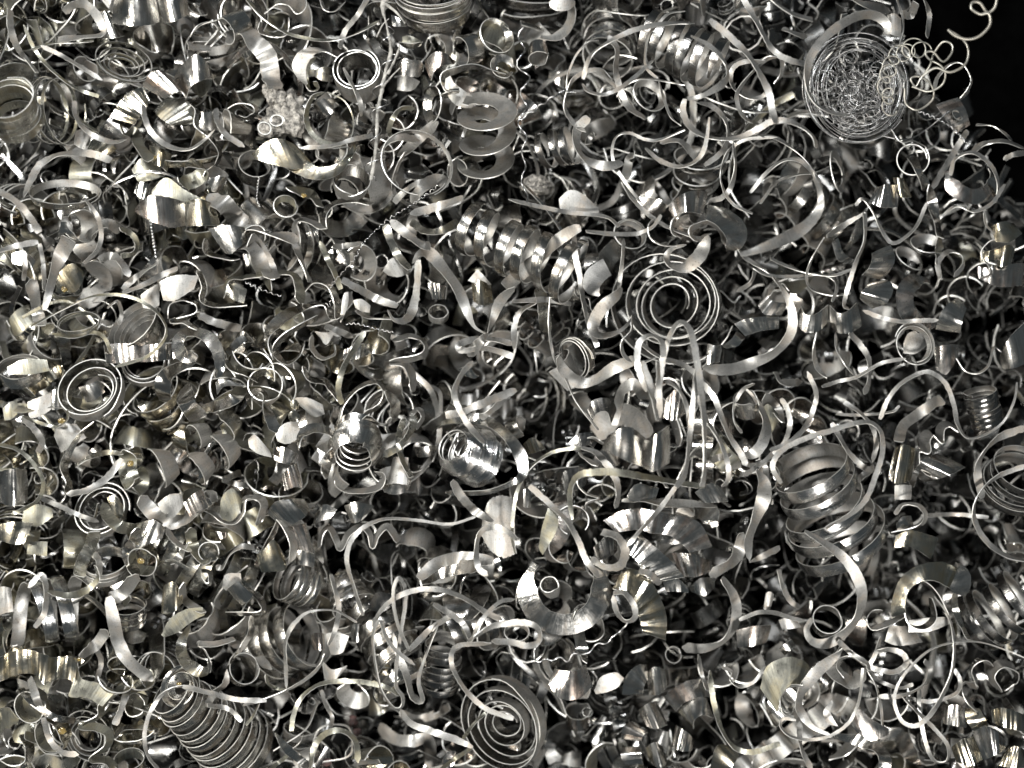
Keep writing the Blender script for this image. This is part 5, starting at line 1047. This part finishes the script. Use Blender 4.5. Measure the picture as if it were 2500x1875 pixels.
for u, v in spots(1080, 47):
    if buried(u, v, -60) or (u - 2092) ** 2 + (v - 215) ** 2 < 125 ** 2: continue
    if random.random() < max(0, min(0.5, (u - 600) / 1500)): continue
    m = mix_at(u, v); k_ = random.choices(list(m), list(m.values()))[0]
    if cnt[k_] >= CAP[k_]: k_ = 'fan' if cnt['fan'] < CAP['fan'] else 'curl'
    if cnt[k_] >= CAP[k_]: continue
    cnt[k_] += 1; fn, name, noun, cat, tones, grp = KINDS[k_]
    h_extra = random.uniform(0, 180) if k_ == 'loop' else 0
    tone = random.choice(tones)
    if u > 1100 and tone == 'matte' and random.random() < 0.6: tone = 'dark'
    warm = u + 0.25 * abs(v - 1100)
    if random.random() < max(0, 0.9 - warm / 1100): tone = WARM[tone]
    elif tone in ('oil', 'olive', 'gold') and u > 1300 and random.random() < 0.7: tone = 'brown' if tone == 'gold' else 'dark'
    pi = random.randrange(NP[k_]); key = (k_, pi, tone)
    if key not in meshes:
        V, F, MT, UV = protos[k_][pi]; meshes[key] = mk_mesh(name, (V * U, F, MT, UV), tmats(tone))
    o = bpy.data.objects.new(name, meshes[key]); COL.objects.link(o)
    h = surf(u, v) + random.uniform(-240, -60) - max(0, min(120, (u - 1000) * 0.12)) + h_extra; p = uv2p(u, v, h); o.location = Vector(p * U)
    o.rotation_euler = (random.uniform(-1.5, 1.5), random.uniform(-1.2, 1.2), random.uniform(0, 6.28)); s_ = random.uniform(0.95, 1.45); o.scale = (s_, s_, s_)
    THINGS.append(dict(o=o, tone=tone, noun=noun, cat=cat, p=(u * ZF - 4148, 3111 - v * ZF), size=250 * s_, L=None, LM=None, group=grp))
# deeper layers: one uncountable mass, coarse meshes
def coarse(k_):
    return {'curl': lambda: coil_geo(random.uniform(80, 150), 0, random.uniform(200, 400), random.uniform(110, 190), 20, 0, 10, 8, 0, 0.08, 7),
            'fan': lambda: coil_geo(random.uniform(120, 200), 0, random.uniform(130, 300), random.uniform(110, 180), 30, 0, 50, 8, 0, 0.03, 9),
            'coil': lambda: coil_geo(random.uniform(110, 200), 0, 1300, 60, 90, 0, 10, 8, 0, 0.03, 6),
            'loop': p_loop, 'scal': p_scal}[k_]()
def mass(name, layers, tones_w, L):
    lib = {k_: [coarse(k_) for _ in range(7)] for k_ in KINDS}; Vs = []; Fs = []; Ms = []; Us = []; base = 0
    tones = list(tones_w)
    for lay in layers:
        n, zoff, mind = lay[:3]; sc_ = lay[3] if len(lay) > 3 else 1.0
        for u, v in spots(n, mind, -170, 2680, 2050):
            if n == layers[0][0] and u > 1000 and random.random() < 0.5: continue
            m = mix_at(u, v); k_ = random.choices(list(m), list(m.values()))[0]; V, F, MT, UV = random.choice(lib[k_])
            V = rot((V - V.mean(0)) * random.uniform(0.95, 1.4) * sc_, (random.uniform(-1.5, 1.5), random.uniform(-1.3, 1.3), random.uniform(0, 6.28)))
            h = surf(u, v) * (1.0) + zoff + random.uniform(-90, 60); h = max(h, -1650)
            if buried(u, v, h, 0.85): continue
            p = uv2p(u, v, h)
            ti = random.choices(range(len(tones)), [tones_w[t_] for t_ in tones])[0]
            if random.random() < max(0, min(0.8, (u - 700) / 1200)): ti = tones.index('shaded')  # more often to the right, where deeper shade is painted in
            if sc_ < 1: ti = tones.index('shaded')  # small bits in the gaps all take the painted-in shade
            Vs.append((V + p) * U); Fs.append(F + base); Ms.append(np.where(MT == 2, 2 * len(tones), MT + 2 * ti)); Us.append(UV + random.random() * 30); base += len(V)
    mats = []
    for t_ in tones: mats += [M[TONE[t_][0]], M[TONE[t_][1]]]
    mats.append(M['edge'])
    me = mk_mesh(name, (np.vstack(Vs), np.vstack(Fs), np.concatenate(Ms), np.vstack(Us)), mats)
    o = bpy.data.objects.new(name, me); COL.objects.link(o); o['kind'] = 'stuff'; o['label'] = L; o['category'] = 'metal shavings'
mass('metal_shavings', [(760, -150, 30, 0.45), (520, -380, 60), (640, -560, 54), (640, -780, 52), (520, -950, 55), (380, -1250, 60)], dict(bright=2, matte=3, shaded=9, brown=1, oil=1), 'dense dark mass of small steel shavings deep in the heap')

# ---------------- labels ----------------
marks = [(d['LM'], d['p']) for d in THINGS if d['LM']]
DIR = ['right of', 'up and right of', 'straight above', 'up and left of', 'left of', 'down and left of', 'straight below', 'down and right of']
used = {d['L'] for d in THINGS if d['L']}
def size_word(s_): return 'tiny' if s_ < 130 else 'small' if s_ < 300 else 'medium' if s_ < 520 else 'large'
def label(d):
    x, y = d['p']; near = sorted(marks, key=lambda m_: (m_[1][0] - x) ** 2 + (m_[1][1] - y) ** 2)
    near = [m_ for m_ in near if m_[0] != d['LM']]
    tone = ADJ.get(d['tone'], ''); head = (size_word(d['size']) + ' ' + tone).strip() + ' ' + d['noun']
    for depth in range(0, 7):
        for m_ in ([near[depth]]):
            dx, dy = x - m_[1][0], y - m_[1][1]; dd = math.hypot(dx, dy); k_ = int(((math.degrees(math.atan2(dy, dx)) + 22.5) % 360) // 45)
            for close in (['just ' if dd < 520 else '', 'a little ', 'well '] if depth == 0 else ['', 'well ']):
                t_ = '%s %s%s %s' % (head, close, DIR[k_], m_[0])
                w_ = t_.split()
                if len(w_) > 16: t_ = ' '.join(t_.replace('up and ', 'upper ').replace('down and ', 'lower ').split()[:16]) if len(t_.replace('up and ', 'upper ').replace('down and ', 'lower ').split()) <= 16 else None
                if t_ and t_ not in used: used.add(t_); return t_
    return head + ' near ' + near[0][0]
from collections import Counter
NC = Counter(d['noun'] for d in THINGS if not d['group'])
for d in THINGS:
    o = d['o']; o['category'] = d['cat']; o['label'] = d['L'] or label(d)
    if d['group']: o['group'] = d['group']
    elif d['noun'] == 'amber oil drop': o['group'] = 'oil drops on the chips'
    elif NC[d['noun']] > 1: o['group'] = d['noun'] + ('es' if d['noun'].endswith('s') else 's') + ' lying on top of the heap'
print('things', len(THINGS), cnt)
